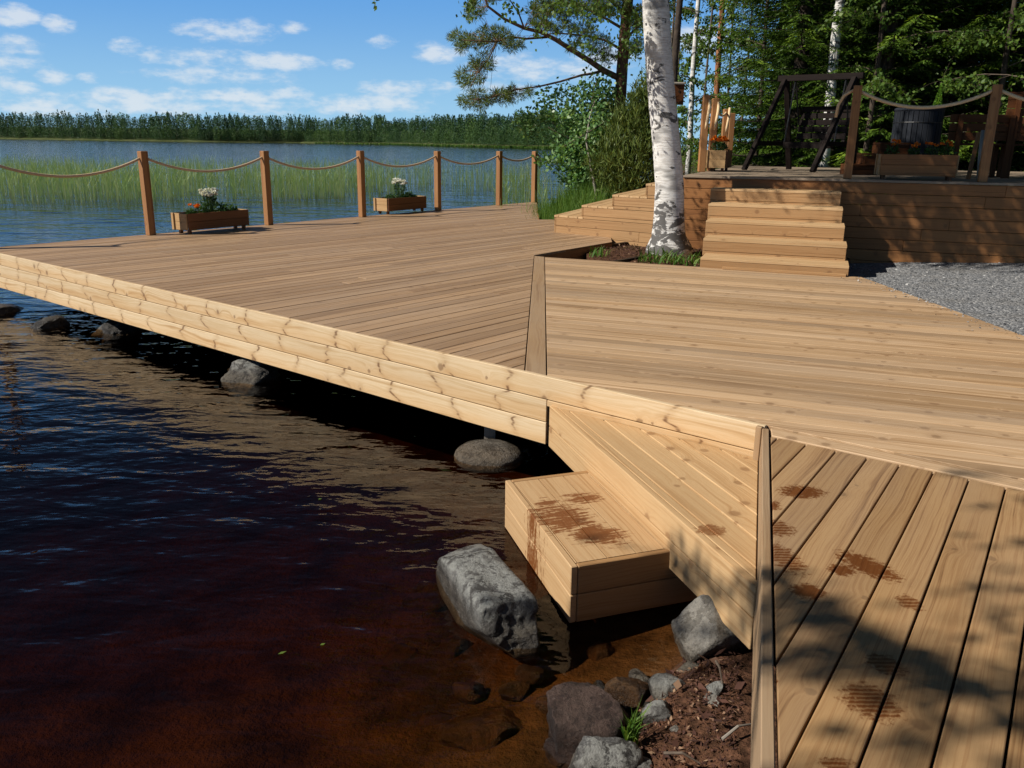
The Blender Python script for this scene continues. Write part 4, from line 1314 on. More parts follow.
q2 = leafquads(mid, unit(np.stack([np.cos(a2), np.sin(a2), np.full(n, 1.6)], 1)), RNG.uniform(.2, .45, n), .012)
r = RNG.uniform(0, 1, (n, 2))
tag(quads('reed_bed', np.concatenate([q1, q2]), np.concatenate([r, r]), M['reed']), 'thin green reeds standing in the lake', None, None, 'stuff')
# water lily pads or floating leaves near the last post
for k, (x, y, lab) in enumerate(((278, 655, 'pale leaf floating on the dark water, the largest of the specks'), (318, 500, 'small pale leaf floating left of the deck reflection'), (320, 646, 'tiny pale leaf floating right of the largest floating leaf'))):
    p = un(x, y, WZ)
    q = leafquads(np.array([[p.x, p.y, WZ + .004]]), np.array([[.8, .6, 0.]]), .034 - .012 * (k > 0), .014, np.array([[0, 0, 1.]]))
    tag(quads('floating_leaf', q, np.array([[.9, .5]]), M['leaf_birch']), lab, 'leaf')


# ------------------------------------------------------------------ trees
def bez(p0, d0, ln, bend, n=7):
    """branch curve: starts along d0, bends towards vector bend"""
    pts = [Vector(p0)]; d = Vector(d0).normalized()
    for i in range(n):
        d = (d + Vector(bend) * (1.0 / n)).normalized()
        pts.append(pts[-1] + d * (ln / n))
    return pts


def taper(r0, r1, n): return [r0 + (r1 - r0) * i / (n - 1) for i in range(n)]


def sample_poly(pts, m, lo=.25):
    A = np.array(pts); seg = np.linalg.norm(np.diff(A, axis=0), axis=1); cum = np.concatenate([[0], np.cumsum(seg)])
    t = RNG.uniform(lo, 1, m) * cum[-1]
    i = np.clip(np.searchsorted(cum, t) - 1, 0, len(seg) - 1)
    f = ((t - cum[i]) / np.maximum(seg[i], 1e-6))[:, None]
    return A[i] * (1 - f) + A[i + 1] * f


def leafy(name, base, label, cat, group, trunk, rads, branches, tw, per, leafL, leafW, mat, bark, droop=.5, spread=.28, minz=-9, twr=.004, nt=7):
    """tree thing > trunk (with limbs), crown (leaves hung along drooping twigs)"""
    t = empty(name, base, label, cat, group)
    bs = Vector(base)
    loc = lambda pl: [Vector(p) - bs for p in pl]
    b = MB(); b.tube(loc(trunk), rads, 14)
    b.build('trunk', M[bark] if isinstance(bark, str) else bark, t, smooth=True)
    lb = MB(); Q = []
    for (pts, r0) in branches:
        lb.tube(loc(pts), taper(r0, max(.004, r0 * .18), len(pts)), 6)
        st = sample_poly(pts, tw, .22)
        for s in st:
            d = Vector(RNG.normal(size=3)); d.z = abs(d.z) * .3 - .15
            ln = random.uniform(.35, 1.0) * spread * 3.2
            tp = bez(s, d, ln, (0, 0, -droop * 2.2), 4)
            if min(p.z for p in tp) < minz: continue
            lb.tube(loc(tp), [twr, twr * .8, twr * .6, twr * .4, twr * .3], 3, caps=False)
            L = sample_poly(tp, per, .1) - np.array(bs)
            L += RNG.normal(size=L.shape) * .03
            D = unit(RNG.normal(size=L.shape) * .8 + np.array([0, 0, -.55]))
            Q.append(leafquads(L, D, leafL * RNG.uniform(.65, 1.25, per), leafW * RNG.uniform(.7, 1.2, per)))
    lb.build('limbs', M['twig'], t, smooth=True)
    Q = np.concatenate(Q)
    quads('crown', Q, RNG.uniform(0, 1, (len(Q), 2)), M[mat], t)
    return t


# ---- the big birch in front of the terrace
bt = [at(669, 252, 10.5) - UP * .25, at(669, 246, 10.5), at(668.5, 236, 10.5), at(669, 215, 10.5), at(669.5, 185, 10.5), at(666, 140, 10.5), at(662, 100, 10.5), at(658.5, 55, 10.48), at(655.5, 0, 10.45)]
d_ = (bt[-1] - bt[-3]).normalized()
top = bt[-1]
for k in range(1, 9): bt.append(top + d_ * (1.45 * k) + Vector((.02 * k * math.sin(k), .03 * k, 0)))
br = [.34, .275, .21, .185, .172, .165, .160, .157, .153, .14, .125, .11, .095, .08, .062, .045, .02]
brs = []
ga = .3
for k in range(34):
    z = 4.3 + 10.2 * (k / 33) ** .9
    i = min(range(len(bt) - 1), key=lambda j: abs(bt[j].z - z)); p = bt[i].lerp(bt[min(i + 1, len(bt) - 1)], random.random() * .6)
    ga += 2.39996
    ln = (3.9 - 2.6 * (k / 33) ** 1.2) * random.uniform(.75, 1.1)
    brs.append((bez(p, (math.sin(ga), math.cos(ga), .75), ln, (0, 0, -1.15 + .5 * k / 33), 8), .045 - .028 * k / 33))
# added out of view for shade: long low limbs over gravel and lake sides
for (hx, ln, z) in ((205, 3.6, 5.2), (228, 3.6, 5.0), (182, 3.2, 4.9), (250, 3.9, 5.2), (270, 4.0, 5.6), (292, 4.2, 5.9), (315, 4.0, 6.2), (216, 3.4, 6.2), (240, 3.6, 6.4), (262, 3.8, 6.8), (193, 2.6, 5.8), (330, 3.4, 5.4)):
    i = min(range(len(bt) - 1), key=lambda j: abs(bt[j].z - z))
    brs.append((bez(bt[i], hd(hx) + UP * .5, ln, (0, 0, -1.0), 8), .045))
brs += [b_ for b_ in brs[-12:]] * 2
shade_limbs = []  # more unseen limbs, placed to dapple the terrace wall with shade
for (hx, ln, z) in ((203, 2.0, 4.4), (186, 2.4, 4.7), (174, 2.9, 5.0), (162, 3.0, 4.9), (150, 2.6, 4.6), (195, 2.6, 5.4), (180, 3.2, 5.7), (168, 3.4, 5.9), (212, 2.4, 4.9), (140, 3.0, 5.3), (222, 2.2, 4.4), (155, 3.6, 6.4), (188, 3.4, 6.5)):
    i = min(range(len(bt) - 1), key=lambda j: abs(bt[j].z - z))
    shade_limbs.append((bez(bt[i], hd(hx) + UP * .35, ln, (0, 0, -.8), 8), .035))
brs += shade_limbs * 3
birch = leafy('birch_tree', (1.9, 10.5, -.2), 'big white birch with black bark marks rising from the hole between deck and stairs', 'tree', None, bt, br, brs, 22, 26, .062, .046, 'leaf_birch', 'birch', .55, .30, 3.35)
# hanging twig whose tip shows at the top of the photo
p0 = at(356, -150, 9.8); q0_ = at(375, 8, 9.8)
twp = [Vector((.6, 9.9, 4.9)), p0, at(370, -40, 9.8), q0_]
b = MB(); b.tube([p - Vector((1.9, 10.5, -.2)) for p in twp], [.012, .007, .004, .002], 4); b.build('hanging_twig', M['twig'], birch)
L = sample_poly(twp[1:], 90, .1) - np.array((1.9, 10.5, -.2)); L += RNG.normal(size=L.shape) * .025
Q = leafquads(L, unit(RNG.normal(size=L.shape) * .6 + np.array([0, 0, -.8])), .06, .042)
Q = [Q]
for (x, y, rx, ry, n) in ((600, 8, 26, 12, 240), (628, 38, 10, 22, 150), (585, 42, 16, 14, 90), (560, 6, 22, 10, 120), (508, 10, 14, 10, 60), (470, 8, 8, 10, 60), (540, 30, 16, 10, 40)):
    k_ = 10.0 / F; c = np.array(at(x, y, 10.2)) - np.array((1.9, 10.5, -.2))
    P_ = c + RNG.normal(size=(n, 3)) * np.array([rx * k_, .3, ry * k_]) * .55
    Q.append(leafquads(P_, unit(RNG.normal(size=P_.shape) * .7 + np.array([0, 0, -.7])), .05 * RNG.uniform(.7, 1.2, n), .036))
Q = np.concatenate(Q)
quads('hanging_leaves', Q, RNG.uniform(0, 1, (len(Q), 2)), M['leaf_birch'], birch)

# ---- birch behind the camera on the bank; its branches throw the dappled shade on the foreground boards
tb = Vector((-3.7, -.75, -.3))
tt = [tb + UP * z + Vector((.03 * z, .04 * z, 0)) for z in (0, 1, 2, 3.2, 4.4, 5.6, 6.8, 8)]
bb = []; ga = 0
for k in range(30):
    z = 3.9 + 3.6 * k / 29; ga += 2.39996
    bb.append((bez(tb + UP * z + Vector((.03 * z, .04 * z, 0)), (math.sin(ga), math.cos(ga), .6), random.uniform(1.5, 2.4) * (1.15 - .5 * k / 29), (0, 0, -.9), 6), .025))
leafy('birch_tree', tb, 'birch on the bank behind the camera that shades the foreground boards', 'tree', None, tt, [.13, .115, .105, .095, .08, .06, .04, .015], bb * 2, 15, 22, .065, .048, 'leaf_birch', 'birch', .5, .27, 2.8)

# ---- Scots pine leaning branches out over the water
PY = 17.0
pb_ = at(614, 205, PY); pb_.z = -.3
pt = [pb_, at(615, 170, PY), at(617, 130, PY), at(620.5, 95, PY), at(622, 70, PY), at(624.5, 35, PY), at(628, 0, PY)]
for k in range(1, 7): pt.append(pt[6] + Vector((.10 * k, .05 * k, 1.5 * k)))
pine = empty('pine_tree', pb_, 'Scots pine with long crooked branches reaching out over the lake', 'tree')
b = MB(); b.tube([p - pb_ for p in pt], [.15, .13, .12, .112, .108, .102, .098, .09, .08, .07, .055, .04, .02], 12)
b.build('trunk', M['pinebark'], pine, smooth=True)
PB = [([(621, 79), (603, 70), (590, 61), (573, 50.5), (556, 39.7), (541, 32), (524, 28), (504.5, 19), (488, 6.5), (480, -14)], .062, -.9),
      ([(605, 70), (592, 73.5), (582, 75), (560, 81.6), (541, 86), (515, 90), (495, 96), (478, 99)], .028, -.7),
      ([(547, 37), (526, 38.7), (509, 36.5), (497, 42), (480, 41), (462, 40)], .024, -1.0),
      ([(622, 50), (605, 40), (590, 36.5), (570, 34), (556, 33), (535, 36)], .028, .5),
      ([(497, 42), (488, 60), (478, 72), (470, 88)], .014, -1.1),
      ([(524, 28), (519, 14), (510, 0), (500, -20)], .018, -.6),
      ([(625, 30), (605, 18), (585, 8), (560, 0), (540, -12)], .03, .2),
      ([(626, 15), (610, 0), (596, -14), (570, -30)], .03, -.8),
      ([(624, 40), (640, 25), (660, 12), (690, -6)], .028, .8)]
lb = MB(); bpts = []
for pl, r0, dep in PB:
    pts = [at(x, y, PY + dep * i / (len(pl) - 1)) - pb_ for i, (x, y) in enumerate(pl)]
    lb.tube(pts, taper(r0, max(.006, r0 * .25), len(pts)), 7)
    bpts += [tuple(p) for p in pts]
BP = np.array(bpts)
CL = [(470, 43, 14, 8, 50), (492, 36, 16, 9, 55), (512, 44, 12, 7, 34), (482, 62, 12, 9, 40), (470, 78, 13, 9, 44), (476, 100, 16, 9, 60), (500, 98, 14, 7, 44), (520, 92, 12, 6, 26), (476, 10, 9, 9, 34), (492, -6, 16, 9, 40),
      (540, 10, 14, 10, 60), (565, 6, 18, 12, 80), (592, 10, 16, 10, 70), (612, 4, 18, 12, 70), (556, 28, 12, 7, 34), (580, 32, 14, 6, 36), (598, 44, 14, 7, 36), (606, 58, 12, 6, 22), (575, 48, 9, 5, 14), (540, 24, 10, 6, 26),
      (640, 18, 14, 14, 60), (660, 4, 14, 12, 60), (635, 45, 8, 8, 22), (455, 36, 7, 5, 12), (560, -22, 40, 16, 160), (620, -24, 34, 18, 150)]
Q = []
for (x, y, rx, ry, nn) in CL:
    for k in range(nn):
        a, rr = random.uniform(0, 2 * PI), math.sqrt(random.random())
        c = np.array(at(x + rx * rr * math.cos(a), y + ry * rr * math.sin(a), PY + random.uniform(-.9, .7)) - pb_)
        j = np.argmin(((BP - c) ** 2).sum(1))
        if k % 3 == 0: lb.tube([Vector(BP[j]), Vector((BP[j] + c) / 2 + RNG.normal(size=3) * .05 + np.array([0, 0, .03])), Vector(c)], [.006, .004, .003], 3, caps=False)
        ax_ = c - BP[j]; ax_ = ax_ / (np.linalg.norm(ax_) + 1e-6) + np.array([0, 0, .35])
        m = 26
        D = unit(rdirs(m) * .75 + ax_ * .55)
        Q.append(leafquads(np.repeat(c[None], m, 0) + D * RNG.uniform(0, .05, m)[:, None], D, RNG.uniform(.07, .13, m), .011))
lb.build('limbs', M['pinelimb'], pine, smooth=True)
# the unseen upper crown, thickened to shade the spruces
for k in range(800):
    c = np.array(pt[8] - pb_) + RNG.normal(size=3) * np.array([1.7, 1.7, 2.0]) + np.array([0, 0, 3.9]); m = 24
    D = unit(rdirs(m) + np.array([0, 0, .3])); Q.append(leafquads(np.repeat(c[None], m, 0), D, RNG.uniform(.12, .26, m), .022))
Q = np.concatenate(Q)
quads('crown', Q, RNG.uniform(0, 1, (len(Q), 2)), M['needle_pine'], pine)


# ---- shrubs described by ellipsoids of foliage
def shrub(name, label, cat, base, blobs, mat, L, W, stems, bark='twig', up=.3, out=.6, group=None, tuft=1, jitter=.05):
    t = empty(name, base, label, cat, group)
    b = MB()
    for pts, r0 in stems: b.tube([Vector(p) - base for p in pts], taper(r0, r0 * .3, len(pts)), 6)
    b.build('stems', M[bark], t, smooth=True)
    Q = []
    for (c, r, n) in blobs:
        c = np.array(Vector(c) - base)
        # foliage gathers in clumps
        nc = max(4, n // 45)
        cc = rdirs(nc) * (RNG.uniform(.15, 1, nc) ** .45)[:, None] * np.array(r)
        i = RNG.integers(0, nc, n)
        P = c + cc[i] + RNG.normal(size=(n, 3)) * (np.array(r) * .17 + jitter)
        o_ = unit(cc[i] + 1e-3)
        if tuft > 1:
            P = np.repeat(P, tuft, 0); o_ = np.repeat(o_, tuft, 0)
        D = unit(o_ * out + np.array([0, 0, up]) + RNG.normal(size=P.shape) * .55)
        m = len(P)
        Q.append(leafquads(P, D, L * RNG.uniform(.6, 1.3, m), W * RNG.uniform(.7, 1.2, m)))
    Q = np.concatenate(Q)
    quads('foliage', Q, RNG.uniform(0, 1, (len(Q), 2)), M[mat], t)
    return t


def pblob(x, y, rx, ry, Y, n, dep=None):
    k = Y / F * .985
    return (at(x, y, Y), (rx * k, (dep or rx * .8) * k, ry * k), n)


YA = 16.6
ba = at(588, 207, YA); ba.z = -.25
shrub('alder_shrub', 'loose alder shrub with small blue green leaves leaning over the lake beside the last post', 'shrub', ba,
      [pblob(552, 122, 24, 16, YA, 620), pblob(572, 98, 26, 16, YA + .3, 480), pblob(596, 88, 20, 14, YA + .4, 330), pblob(590, 122, 24, 20, YA, 800), pblob(575, 150, 20, 18, YA - .2, 1300), pblob(598, 150, 18, 18, YA, 1100),
       pblob(588, 174, 22, 14, YA - .1, 1500), pblob(606, 190, 22, 14, YA, 1500), pblob(545, 160, 9, 6, YA - .2, 110), pblob(530, 128, 12, 10, YA + .2, 240), pblob(610, 110, 16, 16, YA + .6, 700)],
      'leaf_alder', .085, .062,
      [([ba, at(593, 185, YA), at(588, 160, YA), at(583, 135, YA), at(590, 105, YA), at(597, 80, YA)], .022), ([ba, at(590, 180, YA), at(578, 160, YA), at(566, 140, YA), at(552, 122, YA)], .016),
       ([ba, at(600, 175, YA), at(606, 150, YA), at(600, 120, YA), at(606, 95, YA)], .018), ([at(586, 148, YA - .3), at(573, 140, YA - .3), at(560, 134, YA - .4), at(548, 127, YA - .5)], .012), ([at(606, 122, YA - .6), at(592, 130, YA - .7), at(577, 139, YA - .7), at(562, 147, YA - .7)], .014)], 'twig', up=.15)
b = MB()
pts = [at(597, 200, 15.6), at(593, 176, 15.6), at(589, 155, 15.6), at(586, 140, 15.6), at(590, 116, 15.7), at(595, 100, 15.8)]
tz_ = empty('birch_sapling', (pts[0].x, pts[0].y, -.2), 'thin grey stemmed sapling in front of the juniper', 'tree')
b.tube([p - tz_.location for p in [Vector((pts[0].x, pts[0].y, -.2))] + pts], [.03, .03, .028, .024, .018, .012, .006], 7)
b.build('trunk', M['greywood'], tz_, smooth=True)
Lp = np.concatenate([np.array(p) + RNG.normal(size=(90, 3)) * np.array([.22, .22, .2]) for p in pts[2:]]) - np.array(tz_.location)
Q = leafquads(Lp, unit(RNG.normal(size=Lp.shape) + np.array([0, 0, -.3])), .07, .05)
quads('crown', Q, RNG.uniform(0, 1, (len(Q), 2)), M['leaf_alder'], tz_)

YJ = 15.2
bj = at(635, 205, YJ); bj.z = -.2
shrub('juniper_bush', 'tall olive green juniper with feathery upright sprays behind the side steps', 'shrub', bj,
      [pblob(634, 165, 26, 32, YJ, 3000, 22), pblob(612, 168, 17, 24, YJ + .2, 1700, 16), pblob(644, 125, 15, 30, YJ + .1, 1900, 14), pblob(652, 100, 9, 18, YJ + .2, 700, 9), pblob(625, 132, 14, 22, YJ + .2, 1300, 12), pblob(655, 160, 22, 40, YJ + .8, 1500, 18), pblob(640, 105, 7, 16, YJ, 400, 7)],
      'needle_juniper', .13, .018, [([bj, at(632, 160, YJ), at(640, 110, YJ)], .03), ([bj, at(618, 170, YJ), at(612, 150, YJ)], .02), ([bj, at(650, 150, YJ), at(653, 95, YJ)], .02)], 'spruceb', up=1.1, out=.35, tuft=2)


# ---- spruces
def spruce_proto(name, Ht, seed, low=.15, skirt=2.6, fine=True):
    rg = random.Random(seed)
    t = empty(name, (0, 0, 0))
    b = MB(); b.tube([(0, 0, -.3), (0, 0, .6), (0, 0, Ht * .5), (0, 0, Ht * .97)], [.017 * Ht, .014 * Ht, .008 * Ht, .008], 10)
    b.build('trunk', M['spruceb'], t, smooth=True)
    P, D, Ln, Wd = [], [], [], []
    lb = MB()
    z = low
    while z < Ht:
        f = z / Ht
        R_ = skirt * (1 - f) ** .8 + .12
        dens = 1.0 if z < 7.5 else .42
        nb = rg.randint(5, 7) if z < 7.5 else 5
        a0 = rg.uniform(0, 6.3)
        for k in range(nb):
            a = a0 + 2 * PI * k / nb + rg.uniform(-.25, .25); Lb = R_ * rg.uniform(.7, 1.12)
            dr = Vector((math.cos(a), math.sin(a), .12 - .45 * (1 - f)))
            pts = bez((0, 0, z), dr, Lb, (0, 0, .45), 6)
            lb.tube(pts, taper(.008 + .006 * Lb, .003, 7), 4, caps=False)
            step = .10 if dens > .9 else .22
            m = max(3, int(Lb / step))
            sp = np.array([np.array(pts[min(5, int(6 * j / m))]) * (1 - (6 * j / m) % 1) + np.array(pts[min(6, int(6 * j / m) + 1)]) * ((6 * j / m) % 1) for j in range(1, m + 1)])
            fw = unit(np.array(pts[-1] - pts[0]))
            sd = unit(np.cross(fw, [0, 0, 1.0]))
            for j in range(m):
                q = (j + 1) / m
                tl = (.16 + .55 * Lb * .32 * (1 - abs(q - .45) * 1.1)) * rg.uniform(.7, 1.2)
                for s in (-1, 1):
                    td = unit(fw * .75 + sd * s * .9 + np.array([0, 0, -.28 + rg.uniform(-.15, .12)]))
                    n = max(2, int(tl / (.07 if dens > .9 else .15)))
                    tt_ = (np.arange(n) + .3)[:, None] / n * tl
                    base = sp[j] + td * tt_ + np.array([0, 0, -.06]) * (tt_ / max(tl, .01)) ** 2
                    for sgn in (-1, 1):
                        cd = unit(td * .9 + np.cross(td, [0, 0, 1.0]) * sgn * .62 + np.array([0, 0, -.22]))
                        P.append(base); D.append(np.repeat(cd[None], n, 0)); Ln.append(np.full(n, (.11 if dens > .9 else .24))); Wd.append(np.full(n, .034 if dens > .9 else .085))
        z += rg.uniform(.24, .36) if z < 7.5 else rg.uniform(.45, .6)
    P, D, Ln, Wd = np.concatenate(P), np.concatenate(D), np.concatenate(Ln), np.concatenate(Wd)
    D = unit(D + RNG.normal(size=D.shape) * .16)
    rr = np.hypot(P[:, 0], P[:, 1]); Rz = skirt * (1 - P[:, 2] / Ht).clip(0, 1) ** .8 + .12
    tip = (rr / Rz).clip(0, 1.1)                 # pale new shoots sit at the ends of the branches
    r = np.stack([np.clip(.15 + .55 * tip ** 3 + RNG.normal(size=len(P)) * .16, 0, 1), RNG.uniform(0, 1, len(P))], 1)
    Q = leafquads(P, D, Ln * RNG.uniform(.7, 1.3, len(P)), Wd, unit(np.array([0, 0, 1.]) + .5 * RNG.normal(size=P.shape)))
    lb.build('limbs', M['spruceb'], t, smooth=True)
    quads('crown', Q, r, M['needle_spruce'], t)
    return t, len(Q)


protos = [spruce_proto('spruce_tree', 15.0, 1, .2, 2.7), spruce_proto('spruce_tree', 12.0, 2, .1, 2.2), spruce_proto('spruce_tree', 17.0, 3, .35, 3.0)]
print('spruce quads', [p[1] for p in protos])
first = [True, True, True]


def spruce(kind, x, y, rz, sc, label, group=None):
    p = protos[kind][0]
    if first[kind]: o = p; first[kind] = False
    else: o = copy_tree(p)
    o.location = (x, y, float(ground_z(np.array([x]), np.array([y]))[0]) - .1)
    o.rotation_euler = (0, 0, rz); o.scale = (sc, sc, sc)
    tag(o, label, 'tree', group)
    return o


spruce(0, 6.0, 18.9, .3, .85, 'bright green spruce with drooping branches behind the left end of the garden swing')
spruce(1, 7.4, 17.9, 1.4, 1.0, 'dense spruce directly behind the garden swing')
spruce(2, 9.0, 19.0, 2.2, 1.0, 'dark spruce behind the tub and the two terrace posts')
spruce(0, 11.4, 18.2, 4.2, 1.0, 'dark spruce behind the plank benches at the right')
spruce(1, 13.4, 16.8, 5.0, 1.1, 'dark spruce at the right edge of the photo')
G = 'dark spruces deep in the forest behind the terrace'
lab = 'dark spruce deep in the forest behind the terrace'
k = 0
for (x, y) in ((9.4, 24.0), (8.6, 22.0), (10.4, 23.5), (13.2, 22.2), (15.6, 19.6), (17.5, 16.0), (9.0, 30.5), (10.4, 28.0), (12.4, 27.2), (15.8, 25.4), (18.6, 22.0), (21, 18.5), (12.6, 36), (12.2, 33.0), (15.5, 32), (19.5, 29), (23, 25), (17.5, 36), (14.8, 43), (14, 40), (20, 37), (25, 33), (16, 12.2), (19.5, 11.5), (17.8, 7.8), (21.5, 6)):
    spruce(k % 3, x + random.uniform(-.4, .4), y + random.uniform(-.5, .5), random.uniform(0, 6.3), random.uniform(.85, 1.25), lab, G); k += 1


# ---- straight trunked trees between the spruces
def pole_tree(name, label, xpx, Y, r, bark, leaf, ht, nleaf, L, W, zc=(2.2, 1.0), wide=1.3, lean=(0, 0), group=None, base_y=None):
    p = at(xpx, 100, Y); g = float(ground_z(np.array([p.x]), np.array([p.y]))[0]) - .1
    base = Vector((p.x, p.y, g))
    tr = [base + UP * z + Vector((lean[0] * z + .03 * math.sin(z * 1.1 + xpx), lean[1] * z, 0)) for z in np.linspace(0, ht, 9)]
    brs = []; ga = xpx
    for k in range(22):
        z = zc[0] + (ht - zc[0]) * (k / 21); ga += 2.39996
        c = base + UP * z + Vector((lean[0] * z, lean[1] * z, 0))
        brs.append((bez(c, (math.sin(ga), math.cos(ga), .6), wide * random.uniform(.6, 1.15) * (1.1 - .7 * k / 21), (0, 0, -zc[1]), 5), r * .22))
    return leafy(name, base, label, 'tree', group, tr, taper(r, r * .18, 9), brs, max(3, nleaf // 22 // 18), 18, L, W, leaf, bark, .5, .22, g + .5, .003)


pole_tree('birch_tree', 'slender birch with a thin white trunk just right of the big birch', 692, 21.5, .075, 'birch', 'leaf_birch', 12, 6500, .085, .062, (1.4, .9), 1.4)
pole_tree('pine_tree', 'slim pine with a reddish trunk behind the short terrace posts', 716, 25.0, .10, 'pinered', 'needle_pine', 14, 3600, .12, .03, (3.2, .4), 1.2)
pole_tree('birch_tree', 'pale grey birch trunk standing behind the garden swing', 830, 17.6, .115, 'birch', 'leaf_birch', 14, 3000, .085, .06, (5.0, .8), 1.6)
pole_tree('birch_tree', 'mottled birch trunk half hidden behind the plank benches', 951, 20.3, .075, 'birch', 'leaf_birch', 13, 2600, .085, .06, (5.0, .8), 1.5)
pole_tree('pine_tree', 'pine trunk lit orange high up near the top right of the photo', 967, 20.5, .13, 'pinered', 'needle_pine', 15, 2500, .13, .03, (6.0, .4), 1.6)
for (x, Y, lab) in ((872, 17.0, 'leafy dark trunked tree behind the left terrace post'), (905, 19.2, 'leafy dark trunked tree behind the tub'), (1000, 16.4, 'leafy dark trunked tree behind the tall plank bench'), (760, 20.5, 'fresh green leafy tree between the first two spruces'), (1050, 15.0, 'leafy dark trunked tree beyond the right edge of the terrace')):
    pole_tree('leafy_tree', lab, x, Y, .06, 'spruceb', 'leaf_birch', 11, 9500, .08, .06, (1.7, .8), 1.7)
G = 'slim trees in the gap between the big birch and the spruces'
for k, (x, Y) in enumerate(((668, 27), (705, 30), (727, 31), (744, 30), (676, 34), (650, 31))):
    pole_tree('leafy_tree', 'slim leafy tree in the gap between the big birch and the spruces', x, Y, .05, 'twig', 'leaf_birch', 11.5, 5600, .09, .066, (.9, .8), 1.4, group=G)
tn = pole_tree('pine_tree', 'dark trunked pine close behind the big birch carrying the nest box', 674, 15.9, .075, 'spruceb', 'needle_pine', 12, 1800, .12, .03, (7.2, .4), 1.2)
# nest box on it
q = at(677, 95, 15.78)
t = empty('nest_box', q, 'small brown wooden nest box hanging on a trunk behind the big birch', 'nest box')
b = MB()
b.board((-.085, -.20, -.17), UP * .34, Vector((.17, 0, 0)), Vector((0, .14, 0))); b.build('box', M['furniture'], t, bevel=.004)
b = MB(); b.board((-.10, -.23, .165), Vector((.20, 0, 0)), Vector((0, .19, .03)), Vector((0, -.003, .02))); b.build('roof', M['greywood'], t)
b = MB(); b.tube([(0, -.202, .05), (0, -.206, .05)], .022, 12); b.build('entrance_shade_disc', M['soil'], t)  # flat dark disc; the shade of the opening is in its colour

# ---- undergrowth on the forest floor
n = 26000
x = RNG.uniform(1.4, 24, n); y = RNG.uniform(14.5, 34, n)
k = (shore_d(x, y) > .3) & ~((y < 17.2 - .36 * (x - 2.2)) & (x > 2.2)); x, y = x[k], y[k]; n = len(x)
z = ground_z(x, y) + RNG.uniform(.0, .55, n) * (.5 + .5 * vnoise(x, y, 1.1, 21)) + .02
Dn = rdirs(n); Dn[:, 2] = np.abs(Dn[:, 2]) * .6 + .1
tag(quads('undergrowth', leafquads(np.stack([x, y, z], 1), unit(Dn), RNG.uniform(.07, .17, n), RNG.uniform(.04, .09, n)), RNG.uniform(0, 1, (n, 2)), M['undergrowth']), 'low leafy undergrowth on the forest floor', None, None, 'stuff')

# ------------------------------------------------------------------ far shore
fs = [un(-420, 134.2, WZ), un(-200, 136.2, WZ), un(0, 138.9, WZ), un(100, 140.4, WZ), un(200, 141.8, WZ), un(300, 143.0, WZ), un(380, 144.3, WZ), un(430, 145.6, WZ), un(480, 146.9, WZ), un(530, 148.0, WZ), un(580, 149.2, WZ), un(640, 150.4, WZ)]
fs = [Vector((p.x, p.y, WZ)) for p in fs]
fv, ff = [], []
for i, p in enumerate(fs):
    d = Vector((p.x, p.y, 0)).normalized()
    for (k, z) in ((-6, -2.0), (0, .05), (4, .7), (60, 5), (260, 11), (420, 12)):
        q = p + d * k; fv.append((q.x, q.y, z + WZ + .2))
for i in range(len(fs) - 1):
    for j in range(5): ff.append((i * 6 + j, (i + 1) * 6 + j, (i + 1) * 6 + j + 1, i * 6 + j + 1))
me = bpy.data.meshes.new('far_shore'); me.from_pydata(fv, [], ff); me.materials.append(simple('far shore ground', (.05, .07, .02), (.09, .10, .04), .2, .9, .1))
o = bpy.data.objects.new('far_shore', me); COL.objects.link(o); tag(o, 'low wooded far shore of the lake', None, None, 'structure')
A = np.array([tuple(p) for p in fs]); seg = np.linalg.norm(np.diff(A, axis=0), axis=1); cum = np.concatenate([[0], np.cumsum(seg)])
nt_ = 3000
az_t = RNG.uniform(0, 1, nt_) ** 1.0
Q, Rr = [], []
for k in range(nt_):
    u = az_t[k] * (len(fs) - 1); i = int(u); f = u - i
    p = A[i] * (1 - f) + A[min(i + 1, len(fs) - 1)] * f
    d = p / np.linalg.norm(p); dist = np.linalg.norm(p)
    dep = RNG.uniform(2, 46) if k % 3 else RNG.uniform(1, 10)
    base = p + d * dep; base[2] = WZ + .2 + .5 + dep * .075
    front = dep < 9
    und = .5 + .5 * float(vnoise(np.array([u * 5.0]), np.array([dep * .05]), 1.0, 31)[0]); clump = float(vnoise(np.array([u * 9.0]), np.array([.5]), 1.0, 33)[0])
    hh = (RNG.uniform(14, 18.5) if dist > 560 else RNG.uniform(10.5, 14.8)) * (RNG.uniform(.35, .75) if front else 1)
    hh *= .80 + .26 * und
    conif = RNG.uniform() < np.clip((.40 if front else .84) - .45 * clump, .08, .97)
    m = 230
    z = RNG.uniform(.03, 1, m)
    if conif: rr = hh * .235 * (1.03 - z) * np.sqrt(RNG.uniform(.1, 1, m))
    else: rr = hh * .23 * np.sqrt(np.clip(1 - (2 * z - .95) ** 2, .02, 1)) * np.sqrt(RNG.uniform(.1, 1, m))
    a = RNG.uniform(0, 2 * PI, m)
    P = base + np.stack([rr * np.cos(a), rr * np.sin(a), z * hh * .93], 1)
    D = unit(np.stack([np.cos(a), np.sin(a), np.full(m, -.45 if conif else .2)], 1) + RNG.normal(size=(m, 3)) * .35)
    D[z > .93] = np.array([0, 0, 1.0]) if conif and k % 2 else D[z > .93]
    Q.append(leafquads(P, D, hh * (.05 if conif else .045) * RNG.uniform(.6, 1.3, m), hh * .03))
    c0 = (.16 if conif else .68) + RNG.normal() * .12
    Rr.append(np.stack([np.clip(c0 + RNG.normal(size=m) * .1, 0, 1), RNG.uniform(0, 1, m)], 1))
tag(quads('far_forest', np.concatenate(Q), np.concatenate(Rr), M['fargreen']), 'dark spruce and birch forest along the far shore', None, None, 'stuff')
